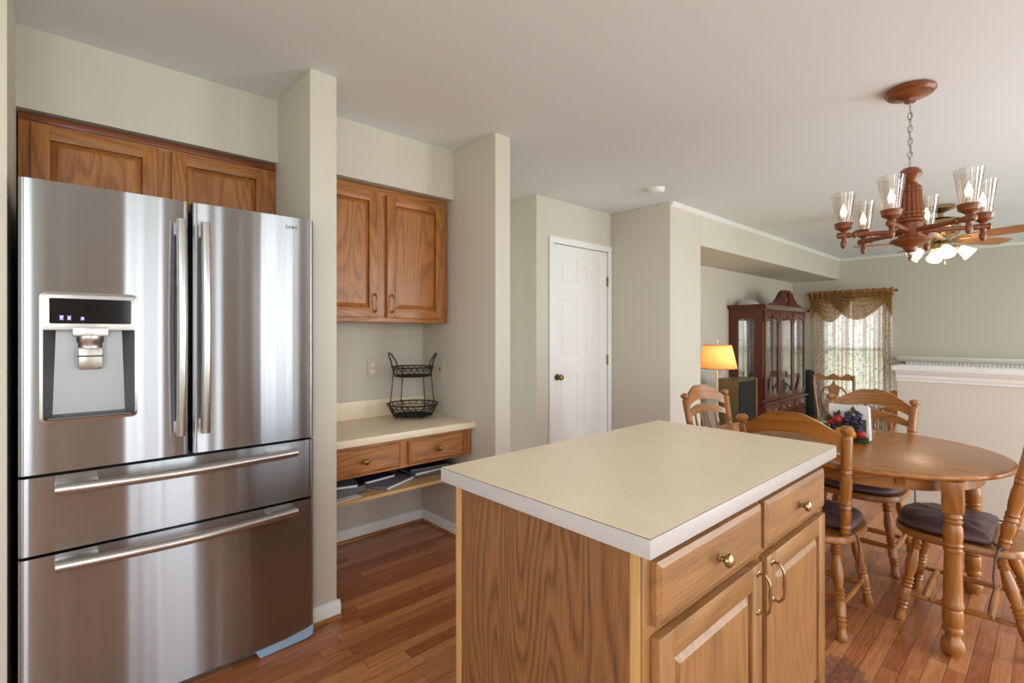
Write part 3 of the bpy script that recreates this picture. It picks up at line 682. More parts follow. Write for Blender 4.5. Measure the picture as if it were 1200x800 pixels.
panel_door(t, .842, 1.328, .122, .702, IYF, 'isl', stile=.058, pull=(1.300, .632, 'brass')); panel_door(t, 1.362, 1.838, .122, .702, IYF, 'isl', stile=.058, pull=(1.392, .632, 'brass'))
t = thing('island_countertop', 'cream laminate countertop on the kitchen island, window light painted into its edge', 'countertop', (1.335, .817, .876))
CX0, CX1, CY0, CY1 = .783, 1.892, .490, 1.143
b = B(); b.box(CX0+.001, CX1-.001, CY0+.001, CY1-.001, .8765, .9128, 0, 1); b.box(CX0+.0015, CX1-.0015, CY0+.0015, CY1-.0015, .9128, .9142, 0, 0); b.obj('top', ['lam', 'lamedge'], t)
b = B(); b.box(CX0, CX1, CY0, CY1, .8763, .9122, .0005, 0); b.box(CX0+.0003, CX1-.0003, CY0+.0003, CY1-.0003, .9122, .9134, 0, 1); b.obj('edge_band', ['lamedge', 'lamline'], t)
# ------------------------------------------------------------------ dining table
LEG = [(0, .85), (.03, 1.0), (.045, .82), (.06, 1.05), (.08, .85), (.10, 1.0), (.16, 1.08), (.21, .92), (.225, 1.08), (.245, .85), (.26, 1.06), (.285, .9), (.34, .92), (.50, 1.0), (.62, 1.02), (.635, 1.16), (.66, 1.16), (.675, .95), (.69, 1.1), (.78, 1.08), (.80, .9), (.815, 1.1), (.835, 1.1), (.85, .78), (.875, .8), (.90, 1.15), (.94, 1.3), (.975, 1.2), (1, .85)]
TC = (3.006, .758); TH = .722
t = thing('dining_table', 'oval honey-brown wooden dining table on turned legs', 'table', (TC[0], TC[1], 0)); local(t)
def race(r, hl, n=28):
    return [(r*cos(-pi+pi*k/n), -hl+r*sin(-pi+pi*k/n)) for k in range(n+1)]+[(r*cos(pi*k/n), hl+r*sin(pi*k/n)) for k in range(n+1)]
b = B(); prof = [(.520, TH-.028), (.530, TH-.022), (.532, TH-.012), (.528, TH-.004), (.518, TH)]
rings = [race(r, .116) for r, z in prof]; n = len(rings[0]); vs = []; fs = []
for (r, z), R_ in zip(prof, rings): vs += [(x, y, z) for x, y in R_]
for i in range(len(prof)-1): fs += [(i*n+k, i*n+(k+1) % n, (i+1)*n+(k+1) % n, (i+1)*n+k) for k in range(n)]
fs += [list(range(n))[::-1], [(len(prof)-1)*n+k for k in range(n)]]
b.add(vs, fs); b.obj('tabletop', 'tab_y', t, angle=50)
b = B(); o_ = race(.43, .116); i_ = race(.408, .116); n = len(o_); z0, z1 = TH-.095, TH-.0285
vs = [(x, y, z) for R_, z in ((o_, z0), (o_, z1), (i_, z1), (i_, z0)) for x, y in R_]
b.add(vs, [(j*n+k, j*n+(k+1) % n, ((j+1) % 4)*n+(k+1) % n, ((j+1) % 4)*n+k) for j in range(4) for k in range(n)]); b.obj('apron', 'tab_y', t)
for sx in (-1, 1):
    for sy in (-1, 1):
        b = B(); x, y = sx*.355, sy*.475
        b.box(x-.033, x+.033, y-.033, y+.033, TH-.155, TH-.0285, .004); b.turn((x, y, TH-.155), (x, y, 0), LEG, .031, 18); b.obj('leg', 'tab_z', t)
for y in (-.33, -.03, .27):
    b = B(); b.box(-.40, .40, y, y+.03, TH-.075, TH-.0285); b.obj('cross_rail', 'tab_x', t)

# ------------------------------------------------------------------ dining chairs
CL = [(0, .62), (.06, .72), (.085, 1.0), (.11, .72), (.135, 1.02), (.16, .74), (.26, 1.0), (.34, 1.12), (.42, .95), (.48, .74), (.50, 1.08), (.525, .8), (.545, 1.15), (.57, .8), (.59, 1.08), (.615, .85), (.64, 1.05), (.76, 1.02), (.775, .8), (.795, 1.05), (.82, .8), (.84, 1.05), (.86, .8), (.90, .82), (.95, 1.0), (.985, .98), (1, .8)]
CP = [(0, .75), (.03, .8), (.06, .95), (.09, .8), (.11, 1.05), (.13, .8), (.22, 1.12), (.27, .82), (.285, 1.1), (.31, .85), (.33, 1.1), (.35, .9), (.42, 1.08), (.52, 1.12), (.585, .88), (.60, 1.12), (.625, .9), (.64, 1.1), (.66, 1.0), (.90, 1.05), (.915, .9), (.925, .55), (.935, .95), (.945, .98), (.955, 1.22), (.975, 1.25), (.99, .9), (1, .2)]
ST = [(0, .6), (.1, .8), (.2, 1.0), (.22, .75), (.24, 1.1), (.26, .8), (.3, 1.0), (.5, 1.25), (.7, 1.0), (.74, .8), (.76, 1.1), (.78, .75), (.8, 1.0), (.9, .8), (1, .6)]
def make_chair(label):
    t = local(thing('dining_chair', label, 'chair', (0, 0, 0), 'dining chairs around the table'))
    ZS = .41
    pr = [(-.235, .0), (-.232, .10), (-.205, .165), (-.16, .205), (-.08, .218), (.06, .222), (.14, .205), (.195, .155), (.218, .08), (.222, 0)]
    pts = pr+[(x, -y) for x, y in pr[-2:0:-1]]
    def smooth(pl):
        q = []
        for i in range(len(pl)):
            a, c = Vector(pl[i]), Vector(pl[(i+1) % len(pl)]); q += [a*.75+c*.25, a*.25+c*.75]
        return [tuple(v) for v in q]
    pts = smooth(smooth(pts)); n = len(pts); b = B(); vs = []
    for s, z in ((.93, ZS-.036), (1.0, ZS-.026), (1.0, ZS-.008), (.975, ZS)): vs += [(x*s, y*s, z) for x, y in pts]
    fs = [(i*n+k, i*n+(k+1) % n, (i+1)*n+(k+1) % n, (i+1)*n+k) for i in range(3) for k in range(n)]+[list(range(n))[::-1], [3*n+k for k in range(n)]]
    b.add(vs, fs); b.obj('seat', 'tab_x', t, angle=50)
    feet = {}
    for fx, tx, fxx in ((1, .125, .185), (-1, -.135, -.245)):
        for s in (-1, 1):
            top, foot = Vector((tx, s*.145, ZS-.03)), Vector((fxx, s*.20, 0)); feet[(fx, s)] = (top, foot)
            b = B(); b.turn(top, foot, CL, .0212, 16); b.obj('leg', 'tab_z', t)
    at = lambda k, u: feet[k][0].lerp(feet[k][1], u)
    for s in (-1, 1):
        b = B(); b.turn(at((1, s), .68), at((-1, s), .68), ST, .0115, 10); b.obj('stretcher', 'tab_x', t)
    for u in (.18, .74):
        p = at((1, -1), .68).lerp(at((-1, -1), .68), u); q = at((1, 1), .68).lerp(at((-1, 1), .68), u)
        b = B(); b.turn(p, q, [(0, .7), (.1, 1.0), (.5, 1.2), (.9, 1.0), (1, .7)], .013, 10); b.obj('stretcher', 'tab_y', t)
    P0 = lambda s: Vector((-.145, s*.185, ZS-.012)); P1 = lambda s: Vector((-.242, s*.215, .898))
    for s in (-1, 1):
        b = B(); b.turn(P0(s), P1(s), CP, .0212, 16); b.obj('back_post', 'tab_z', t)
    def back_x(z, y):     # plane of the back, bowed rearward between the posts
        u = (z-(ZS-.012))/(.898-(ZS-.012)); half = .185+.03*u
        return -.145-.097*u-.035*max(0, 1-(y/half)**2)
    def board(name, zt, zb, th):
        b = B()
        def fn(u, v, w):
            s = u*2-1; z = zb(s)+(zt(s)-zb(s))*v; uu = (z-(ZS-.012))/.5; y = s*(.183+.03*uu)
            return Vector((back_x(z, y)+(w-.5)*th, y, z))
        b.slab(fn, 24, 4); b.obj(name, 'tab_y', t, angle=40)
    e = lambda s: (1-s*s)
    sm = lambda s: .5+.5*cos(pi*min(1, abs(s)/1.0))
    board('crest_rail', lambda s: .936-.090*max(0, min(1, (abs(s)-.26)/.74))**1.2, lambda s: .795+.052*e(s), .018)
    board('back_rail', lambda s: .762+.052*e(s), lambda s: .735+.026*e(s), .016)
    for k, y in enumerate((-.105, -.035, .035, .105)):
        z1 = .742+.02*e(y/.2); p, q = Vector((-.150-.02*e(y/.2), y*.95, ZS-.005)), Vector((back_x(z1, y), y, z1+.006))
        b = B(); b.turn(p, q, [(0, .8), (.1, 1), (.2, .8), (.23, 1.25), (.26, .8), (.4, 1.2), (.6, 1.3), (.85, .9), (1, .8)], .0085, 8); b.obj('spindle', 'tab_z', t)
    # cushion, puffy with a piped rim, tied to the posts
    b = B(); cp = []
    for x, y in pts:
        x2 = max(x, -.135); cp.append(((x2+.01)*.93, y*.93))
    n = len(cp); rows = [(.90, ZS+.003), (.985, ZS+.010), (1.0, ZS+.022), (.97, ZS+.034), (.86, ZS+.045), (.62, ZS+.051), (.3, ZS+.052)]; vs = []
    for s, z in rows: vs += [(x*s+.02*(1-s), y*s, z+.002*sin(x*60+y*31)*(s < .95)) for x, y in cp]
    m = len(rows); fs = [(i*n+k, i*n+(k+1) % n, (i+1)*n+(k+1) % n, (i+1)*n+k) for i in range(m-1) for k in range(n)]+[list(range(n))[::-1], [(m-1)*n+k for k in range(n)]]
    b.add(vs, fs); cu = b.obj('seat_cushion', 'cushion', t, angle=80)
    for s in (-1, 1):
        b = B(); y = s*.185
        b.tube([(-.12, y-s*.01, ZS+.02), (-.135, y+s*.02, ZS+.012), (-.155, y+s*.024, ZS+.012), (-.172, y+s*.004, ZS+.010), (-.150, y+s*.022, ZS+.018), (-.14, y+s*.04, ZS+.012), (-.13, y+s*.047, ZS-.03), (-.125, y+s*.048, ZS-.10), (-.128, y+s*.046, ZS-.14)], .0042, 6)
        b.obj('tie', 'cushion', cu)
    return t
chair = make_chair('wooden spindle dining chair beside the island, its back to the counter')
def put(c, x, y, a): c.location = (x, y, 0); c.rotation_euler.z = radians(a)
put(chair, 2.665, .805, 0)
put(dup(chair, 'wooden dining chair on the far side of the table, behind the fruit centrepiece'), 3.45, .775, 180)
put(dup(chair, 'wooden dining chair at the far left end of the table, by the corner wall'), 3.165, 1.352, 260.4)
put(dup(chair, 'wooden dining chair at the near end of the table, cut by the right edge'), 3.0, .298, 90)

# ------------------------------------------------------------------ fruit centrepiece holding napkins
cx, cy = 3.07, .735
t = thing('napkin_holder', 'fruit-covered napkin holder with white napkins on the dining table', 'napkin holder', (cx, cy, TH)); 
b = B(); b.box(cx-.035, cx+.035, cy-.085, cy+.085, TH, TH+.012, .004); b.box(cx-.038, cx-.028, cy-.08, cy+.08, TH+.01, TH+.12, .003); b.box(cx+.026, cx+.034, cy-.08, cy+.08, TH+.01, TH+.10, .003); b.obj('holder', 'leaf', t)
b = B()
for k in range(5):
    x = cx-.022+.0095*k; b.prism([(-.092, .013), (.088, .013), (.09+.002*k, .185), (-.085, .192-.004*k)], lambda y, z, h: Vector((h+.04*max(0, z-.1)*.3, cy+y, TH+z)), x, x+.006)
b.obj('napkins', 'paper', t)
random.seed(3)
def bunch(name, mat, items):
    b = B()
    for c, r, sz in items: b.ball(c, r, 12, sz=sz)
    b.obj(name, mat, t)
def gp(yc, zc, n, ry, rz): return [(Vector((cx-.048-random.random()*.018, cy+yc+random.uniform(-ry, ry), TH+zc+random.uniform(-rz, rz))), random.uniform(.0085, .011), (1, 1, 1)) for _ in range(n)]
bunch('grapes', 'grape', gp(-.03, .115, 34, .032, .042)); bunch('grapes', 'grape', gp(.065, .05, 14, .03, .028))
bunch('grapes', 'grape', gp(-.06, .05, 10, .02, .02))
bunch('apple', 'red', [(Vector((cx-.058, cy+.04, TH+.115)), .026, (1, 1, .92))]); bunch('apple', 'red', [(Vector((cx-.058, cy-.062, TH+.048)), .024, (1, 1, .92))]); bunch('apple', 'red', [(Vector((cx-.054, cy+.068, TH+.098)), .018, (1, 1, .92))])
bunch('lemon', 'lemon', [(Vector((cx-.062, cy+.02, TH+.052)), .024, (1, 1.3, 1))]); bunch('lemon', 'lemon', [(Vector((cx-.062, cy-.028, TH+.045)), .02, (1, 1.2, 1))])
b = B()
for k in range(16):
    y, z = random.choice([(.08, .12), (.09, .07), (-.03, .16), (.05, .145), (.02, .025), (-.07, .02)]); y += random.uniform(-.018, .018); z += random.uniform(-.014, .014)
    X = Matrix.Translation((cx-.05-random.random()*.015, cy+y, TH+z)) @ Matrix.Rotation(random.uniform(0, 6), 4, 'X') @ Matrix.Rotation(random.uniform(-.5, .5), 4, 'Z')
    L_ = .022; vs = [X @ Vector(v) for v in ((0, -L_, 0), (-.004, 0, L_*.55), (0, L_, 0), (-.004, 0, -L_*.55), (.002, 0, 0), (-.006, 0, 0))]
    b.add(vs, [(0, 1, 5), (1, 2, 5), (2, 3, 5), (3, 0, 5), (1, 0, 4), (2, 1, 4), (3, 2, 4), (0, 3, 4)])
b.obj('leaves', 'leaf', t)

# ------------------------------------------------------------------ chandelier
HC = (2.99, .472)
t = local(thing('chandelier', 'six-light wooden chandelier with clear glass shades over the dining table', 'chandelier', (HC[0], HC[1], CE)))
Z = lambda z: z-CE
b = B(); b.lathe([(.022, Z(2.375)), (.026, Z(2.39)), (.05, Z(2.402)), (.088, Z(2.408)), (.100, Z(2.420)), (.098, Z(2.432)), (.09, Z(2.4395))], 32); b.obj('canopy', 'red_x', t)
b = B(); n = 9
b.tube([Vector((.011*cos(2*pi*k/12), 0, Z(2.366)+.012*sin(2*pi*k/12))) for k in range(12)], .0025, 6, True)
for i in range(n):
    zc = Z(2.34)-i*.0305; s = i % 2
    b.tube([Vector((.0085*cos(2*pi*k/12)*(1-s), .0085*cos(2*pi*k/12)*s, zc+.0185*sin(2*pi*k/12))) for k in range(12)], .0022, 6, True)
zc = Z(2.075); b.tube([Vector((.010*cos(2*pi*k/12), 0, zc+.014*sin(2*pi*k/12))) for k in range(12)], .0025, 6, True)
b.tube([Vector((.004*sin(k*.9), .004*cos(k*.9), Z(2.38)-.31*k/14)) for k in range(15)], .0016, 5)
b.obj('chain', 'nickel', t)
b = B(); b.lathe([(.006, Z(2.068)), (.03, Z(2.062)), (.045, Z(2.045)), (.047, Z(2.03)), (.034, Z(2.012)), (.026, Z(1.995)), (.032, Z(1.985)), (.040, Z(1.975))], 28); b.obj('cap', 'red_z', t)
b = B(); seg = 192
def rad(z, k):
    u = (z-1.825)/(1.975-1.825); base = .052-.012*u if u > 0 else .052
    return base*(1+.06*cos(16*2*pi*k/seg))
vs = []; zs = [1.975, 1.95, 1.9, 1.85, 1.825]
for z in zs: vs += [(rad(z, k)*cos(2*pi*k/seg), rad(z, k)*sin(2*pi*k/seg), Z(z)) for k in range(seg)]
b.add(vs, [(i*seg+k, i*seg+(k+1) % seg, (i+1)*seg+(k+1) % seg, (i+1)*seg+k) for i in range(len(zs)-1) for k in range(seg)]+[list(range(seg)), [(len(zs)-1)*seg+k for k in range(seg)]])
b.obj('fluted_column', 'red_z', t, angle=60)
for z, r in ((1.952, .048), (1.845, .058)):
    b = B(); b.lathe([(r-.006, Z(z-.005)), (r, Z(z-.003)), (r, Z(z+.003)), (r-.006, Z(z+.005))], 32); b.obj('ring', 'red_x', t)
b = B(); b.lathe([(.05, Z(1.825)), (.058, Z(1.818)), (.058, Z(1.81)), (.046, Z(1.80)), (.044, Z(1.752)), (.05, Z(1.735)), (.078, Z(1.725)), (.08, Z(1.715)), (.05, Z(1.70)), (.03, Z(1.69)), (.024, Z(1.672)), (.012, Z(1.664))], 32); b.obj('hub', 'red_z', t)
b = B(); b.lathe([(.012, Z(1.665)), (.012, Z(1.652)), (.007, Z(1.648)), (.011, Z(1.64)), (.006, Z(1.628)), (.002, Z(1.622))], 14); b.obj('finial', 'nickel', t)
R_ = .268
for k in range(6):
    a = radians(55+60*k); e = Vector((cos(a), sin(a), 0)); za = Z(1.765)
    ar = B(); ar.turn(e*.035+Vector((0, 0, za)), e*(R_+.03)+Vector((0, 0, za)), [(0, .9), (.3, 1.0), (.68, .85), (.70, 1.3), (.73, 1.3), (.75, .8), (.80, 1.1), (.85, .85), (.88, 1.15), (.94, 1.1), (.97, 1.3), (.99, 1.0), (1, .4)], .0125, 14)
    ar.lathe([(.013, za+.0), (.014, za-.012), (.009, za-.02), (.013, za-.035), (.014, za-.045), (.010, za-.058), (.003, za-.066)], 14, Matrix.Translation(e*R_))
    arm = ar.obj('arm', 'red_z', t)
    b = B(); b.lathe([(.013, za), (.012, za+.018), (.02, za+.024), (.036, za+.034), (.039, za+.05), (.042, za+.056), (.040, za+.06), (.014, za+.061)], 24, Matrix.Translation(e*R_)); b.obj('cup', 'red_x', arm)
    b = B(); g0 = za+.060; b.lathe([(.033, g0), (.036, g0+.03), (.044, g0+.085), (.051, g0+.138), (.053, g0+.145), (.051, g0+.1455), (.0425, g0+.085), (.0345, g0+.03), (.0315, g0+.001)], 28, Matrix.Translation(e*R_), cap=False); b.obj('glass_shade', 'globe', arm)
    b = B(); b.lathe([(.010, g0), (.010, g0+.03), (.008, g0+.032)], 12, Matrix.Translation(e*R_)); b.obj('socket', 'ivory', arm)
    b = B(); b.lathe([(.007, g0+.033), (.0125, g0+.045), (.0135, g0+.055), (.009, g0+.072), (.004, g0+.086), (.0008, g0+.094)], 14, Matrix.Translation(e*R_)); b.obj('bulb', 'flame', arm)
def point(name, loc, p, col, r=.03):
    l = bpy.data.lights.new(name, 'POINT'); l.energy = p; l.color = col; l.shadow_soft_size = r
    o = bpy.data.objects.new(name, l); COL.objects.link(o); o.location = loc

# ------------------------------------------------------------------ ceiling fan beyond
FC = (5.95, .72)
t = local(thing('ceiling_fan', 'brass ceiling fan with wooden blades and four lit shades, behind the chandelier', 'ceiling fan', (FC[0], FC[1], CE)))
b = B(); b.lathe([(.10, Z(2.4395)), (.10, Z(2.41)), (.03, Z(2.38)), (.02, Z(2.375)), (.02, Z(2.33)), (.10, Z(2.325)), (.135, Z(2.30)), (.14, Z(2.285)), (.14, Z(2.20)), (.12, Z(2.17)), (.07, Z(2.15)), (.07, Z(2.12)), (.05, Z(2.11)), (.075, Z(2.09)), (.075, Z(2.05)), (.02, Z(2.035))], 32); b.obj('motor_housing', 'brass', t)
for k in range(5):
    a = radians(-38+72*k); X = Matrix.Rotation(a, 4, 'Z')
    b = B(); pl = [(.12, -.02), (.20, -.05), (.30, -.066), (.55, -.075), (.64, -.062), (.66, 0), (.64, .062), (.55, .075), (.30, .066), (.20, .05), (.12, .02)]
    X2 = X @ Matrix.Translation((0, 0, Z(2.13))) @ Matrix.Rotation(radians(-13), 4, 'X')
    b.prism(pl, lambda x, y, h: X2 @ Vector((x, y, h)), -.004, .004); bl = b.obj('blade', 'fan', t)
    b = B(); b.box(.09, .22, -.016, .016, -.012, -.005, .002, X=X2); b.obj('blade_bracket', 'brass', bl)
for k in range(4):
    a = radians(20+90*k); e = Vector((cos(a), sin(a), 0)); p0 = e*.06+Vector((0, 0, Z(2.07))); p1 = e*.115+Vector((0, 0, Z(2.07))); dd = (e*.75+Vector((0, 0, -.66))).normalized()
    b = B(); b.tube([p0, p1, p1+dd*.03], .010, 8); la = b.obj('light_arm', 'brass', t)
    q = Vector((0, 0, 1)).rotation_difference(dd).to_matrix().to_4x4(); X = Matrix.Translation(p1+dd*.025) @ q
    b = B(); b.lathe([(.018, 0), (.032, .01), (.043, .04), (.050, .075), (.062, .10), (.060, .101), (.047, .075), (.040, .04), (.028, .012), (.004, .008)], 20, X, cap=False); b.obj('tulip_shade', 'tulip', la)
b = B(); b.tube([(.03, -.03, Z(2.05)), (.03, -.03, Z(1.93))], .0015, 5); b.ball((.03, -.03, Z(1.925)), .008, 8, sz=(1, 1, 2)); b.obj('pull_chain', 'brass', t)
point('fan_light', (FC[0], FC[1], 1.93), 3, (1, .84, .62), .08)

# ------------------------------------------------------------------ smoke detector
b = B(); b.lathe([(.04, CE-.036), (.052, CE-.034), (.062, CE-.024), (.066, CE-.010), (.068, CE-.001)], 32, Matrix.Translation((3.545, 2.165, 0)))
b.tube([Vector((3.545+.045*cos(2*pi*k/24), 2.165+.045*sin(2*pi*k/24), CE-.034)) for k in range(24)], .003, 6, True)
tag(b.obj('smoke_detector', 'whitepl', org=(3.545, 2.165, CE)), 'round white smoke detector on the ceiling', 'smoke detector')

# ------------------------------------------------------------------ family room: china cabinet
HX0, HX1, HYF, HYB = 6.61, 8.20, 2.527, 2.945
t = thing('china_cabinet', 'dark cherry china cabinet with glazed doors and broken pediment', 'china cabinet', ((HX0+HX1)/2, 2.74, LOW))
WZ, TZ = .375, 1.60
b = B(); b.box(HX0+.01, HX1-.01, HYF-.01, HYB, LOW+.07, WZ, .004, 0); b.box(HX0-.01, HX1+.01, HYF-.03, HYB, LOW, LOW+.08, .006, 0); b.obj('base', 'che_x', t)
b = B(); b.box(HX0-.03, HX1+.03, HYF-.045, HYB, WZ, WZ+.03, .008); b.obj('waist_ledge', 'che_x', t)
dw = (HX1-HX0-.06)/3
for k in range(3):
    xa = HX0+.03+dw*k; bo = B(); bo.box(xa+.01, xa+dw-.01, HYF-.028, HYF-.011, WZ-.17, WZ-.02, .004); dro = bo.obj('drawer', 'che_x', t)
    for px in (xa+dw*.28, xa+dw*.72):
        bp_ = B(); bp_.lathe([(.026, 0), (.022, .004), (.008, .006)], 12, Matrix.Translation((px, HYF-.028, WZ-.09)) @ Matrix.Rotation(pi/2, 4, 'X')); bp_.tube([(px-.03, HYF-.034, WZ-.09), (px-.026, HYF-.046, WZ-.105), (px, HYF-.05, WZ-.112), (px+.026, HYF-.046, WZ-.105), (px+.03, HYF-.034, WZ-.09)], .004, 6); bp_.obj('pull', 'brass', dro)
    panel_door(t, xa+.01, xa+dw-.01, LOW+.10, WZ-.19, HYF-.029, 'che', stile=.06)
b = B()   # upper case: back, floor, top, corner posts
b.box(HX0, HX1, HYB-.02, HYB, WZ+.03, TZ, 0, 0); b.box(HX0+.0351, HX1-.0351, HYF+.001, HYB-.021, TZ-.06, TZ, 0, 1); b.box(HX0+.0351, HX1-.0351, HYF+.001, HYB-.021, WZ+.03, WZ+.055, 0, 1)
for xa in (HX0, HX1-.035):
    b.box(xa, xa+.035, HYF, HYF+.10, WZ+.03, TZ, 0, 0); b.box(xa, xa+.035, HYB-.11, HYB-.0201, WZ+.03, TZ, 0, 0); b.box(xa+.001, xa+.034, HYF+.10, HYB-.11, TZ-.12, TZ, 0, 1); b.box(xa+.001, xa+.034, HYF+.10, HYB-.11, WZ+.03, WZ+.10, 0, 1)
b.obj('upper_case', ['che_z', 'che_y'], t)
b = B(); b.prism([(0, 0), (-.025, .0), (-.03, .015), (-.055, .035), (-.06, .055), (0, .055)], lambda a, z, h: Vector((h, HYF+a, TZ+z)), HX0-.055, HX1+.055)
for s, xx in ((-1, HX0), (1, HX1)): b.prism([(0, 0), (.025, .0), (.03, .015), (.055, .035), (.06, .055), (0, .055)], lambda a, z, h: Vector((xx+s*a, h, TZ+z)), HYF-.055, HYB)
b.box(HX0, HX1, HYF, HYB, TZ, TZ+.055); b.obj('cornice', 'che_x', t)
b = B(); hc = (HX0+HX1)/2
for s in (-1, 1):    # scroll halves of the broken pediment
    top = [(.055, .20), (.08, .215), (.13, .21), (.20, .17), (.27, .11), (.36, .055), (.46, .03), (.56, .02)]
    poly = [(.05, 0), (.05, .12), (.035, .17)]+top+[(.56, 0)]
    b.prism(poly, lambda x, z, h: Vector((hc+s*x, h, TZ+.055+z)), HYF-.03, HYF+.03); b.lathe([(.028, -.04), (.03, -.035), (.03, .035), (.02, .04)], 16, Matrix.Translation((hc+s*.068, HYF, TZ+.055+.19)) @ Matrix.Rotation(pi/2, 4, 'X'))
b.lathe([(.03, 0), (.03, .03), (.018, .05), (.035, .09), (.03, .13), (.008, .16), (.004, .2)], 16, Matrix.Translation((hc, HYF, TZ+.055))); b.obj('pediment', 'che_z', t)
for k in range(3):   # glazed doors with ogee-arched heads
    xa = HX0+.037+k*((HX1-HX0-.074)/3); xb = xa+(HX1-HX0-.074)/3-.006; za, zb = WZ+.06, TZ-.02; s_ = .05
    b = B(); b.box(xa, xa+s_, HYF-.02, HYF, za, zb, .003, 0); b.box(xb-s_, xb, HYF-.02, HYF, za, zb, .003, 0); b.box(xa+s_, xb-s_, HYF-.02, HYF, za, za+.055, .003, 1)
    n = 16; w_ = xb-xa-2*s_; poly = [(xa+s_-.001, zb), (xb-s_+.001, zb)]+[(xb-s_+.001-(w_+.002)*i/n, zb-.07-.075*(1-(sin(pi*i/n))**.8)-.02*math.cos(6*pi*i/n)) for i in range(n+1)]
    b.prism(poly, lambda x, z, h: Vector((x, h, z)), HYF-.018, HYF-.002, 1); dd = b.obj('glass_door', ['che_z', 'che_x'], t)
    b = B(); b.box(xa+s_-.003, xb-s_+.003, HYF-.011, HYF-.008, za+.05, zb-.06); b.obj('pane', 'glass', dd)
    if k < 2:
        b = B(); b.lathe([(.012, 0), (.01, .006), (.004, .02), (.009, .026), (.003, .03)], 10, Matrix.Translation((xb-.02 if k == 0 else xa+.02, HYF-.02, (za+zb)/2)) @ Matrix.Rotation(pi/2, 4, 'X')); b.obj('pull', 'brass', dd)
for xa in (HX0+.012, HX1-.018):
    b = B(); b.box(xa, xa+.004, HYF+.098, HYB-.108, WZ+.098, TZ-.118); b.obj('side_pane', 'glass', t)
b = B(); b.box(HX0+.036, HX1-.036, HYB-.026, HYB-.0205, WZ+.058, TZ-.062); b.obj('mirror_back', 'mirror', t)
for z in (.78, 1.18):
    b = B(); b.box(HX0+.037, HX1-.037, HYF+.02, HYB-.03, z, z+.006); b.obj('glass_shelf', 'glass', t)
b = B(); c = Vector((6.86, 2.80, TZ+.056)); b.lathe([(.13, 0), (.135, .01), (.128, .03), (.105, .055), (.065, .075), (.02, .084), (.012, .09), (.016, .102), (.004, .11)], 28, Matrix.Translation(c))  # pale dome shape on the cabinet top
tag(b.obj('cabinet_dome', 'dome', org=c), 'pale round dish on top of the china cabinet', 'dome')
# ornaments seen through the glass
def ornament(name, label, cat, loc, prof, mat):
    b = B(); b.lathe(prof, 16, Matrix.Translation(Vector(loc))); tag(b.obj(name, mat, org=loc), label, cat, None)
ornament('vase', 'pale vase on the bottom of the china cabinet, behind the left door', 'vase', (6.87, 2.74, WZ+.0555), [(.03, 0), (.05, .05), (.055, .10), (.03, .16), (.02, .19), (.032, .21)], 'whitepl')
ornament('vase', 'dark bottle-shaped vase behind the right glass door of the china cabinet', 'vase', (7.96, 2.70, WZ+.0555), [(.05, 0), (.055, .10), (.03, .19), (.018, .24), (.02, .30), (.016, .31)], 'navy')

# floor lamp with pleated shade
LX, LY = 5.36, 2.52
t = local(thing('floor_lamp', 'lit floor lamp with cream pleated shade beside the dark tall cabinet', 'lamp', (LX, LY, LOW)))
b = B(); b.lathe([(.13, 0), (.13, .015), (.10, .03), (.03, .04), (.015, .06)], 28); b.obj('base', 'oldbrass', t)
b = B(); b.lathe([(.010, .05), (.010, .70), (.02, .72), (.02, .75), (.010, .77), (.009, 1.36), (.004, 1.40), (.004, 1.585), (.010, 1.59), (.012, 1.60), (.004, 1.615)], 14); b.obj('pole', 'ivory', t)
b = B(); nn = 96; vs = []
for r, z in ((.200, 1.305), (.142, 1.555)): vs += [((r+.004*(k % 2))*cos(2*pi*k/nn), (r+.004*(k % 2))*sin(2*pi*k/nn), z) for k in range(nn)]
b.add(vs, [(k, (k+1) % nn, nn+(k+1) % nn, nn+k) for k in range(nn)]); sh = b.obj('lamp_shade', 'shade', t)
b = B()
for r, z in ((.203, 1.305), (.145, 1.555)): b.tube([Vector((r*cos(2*pi*k/40), r*sin(2*pi*k/40), z)) for k in range(40)], .004, 6, True)
b.obj('shade_rim', 'shade', sh)
b = B(); b.tube([(-.143, 0, 1.55), (0, 0, 1.575), (.143, 0, 1.55)], .002, 5); b.tube([(0, 0, 1.24), (.06, 0, 1.25), (.085, 0, 1.28), (.06, 0, 1.27), (0.01, 0, 1.275)], .005, 6); b.obj('harp', 'nickel', t)
b = B(); b.ball((0, 0, 1.42), .03, 14, sz=(1, 1, 1.3)); b.obj('bulb', 'flame', t)
point('floor_lamp_light', (LX, LY-.045, LOW+1.43), 3, (1, .74, .44), .03)
# dark tall cabinet (speaker-like) with wooden corner edges
t = thing('tall_dark_cabinet', 'tall dark boxy cabinet with pale wooden edges, left of the china cabinet', 'cabinet', (5.80, 2.49, LOW))
b = B(); b.box(5.56, 6.04, 2.378, 2.62, LOW, .762, .004); b.obj('body', 'olive', t)
b = B(); b.box(5.575, 6.01, 2.366, 2.3785, LOW+.03, .745, .003); b.obj('front_cloth', 'speaker', t)
b = B(); b.box(6.012, 6.04, 2.362, 2.380, LOW, .765, .003); b.obj('edge_strip', 'tab_z', t)
b = B(); b.box(5.555, 6.045, 2.37, 2.625, .7625, .772, .002); b.obj('top', 'olive', t)
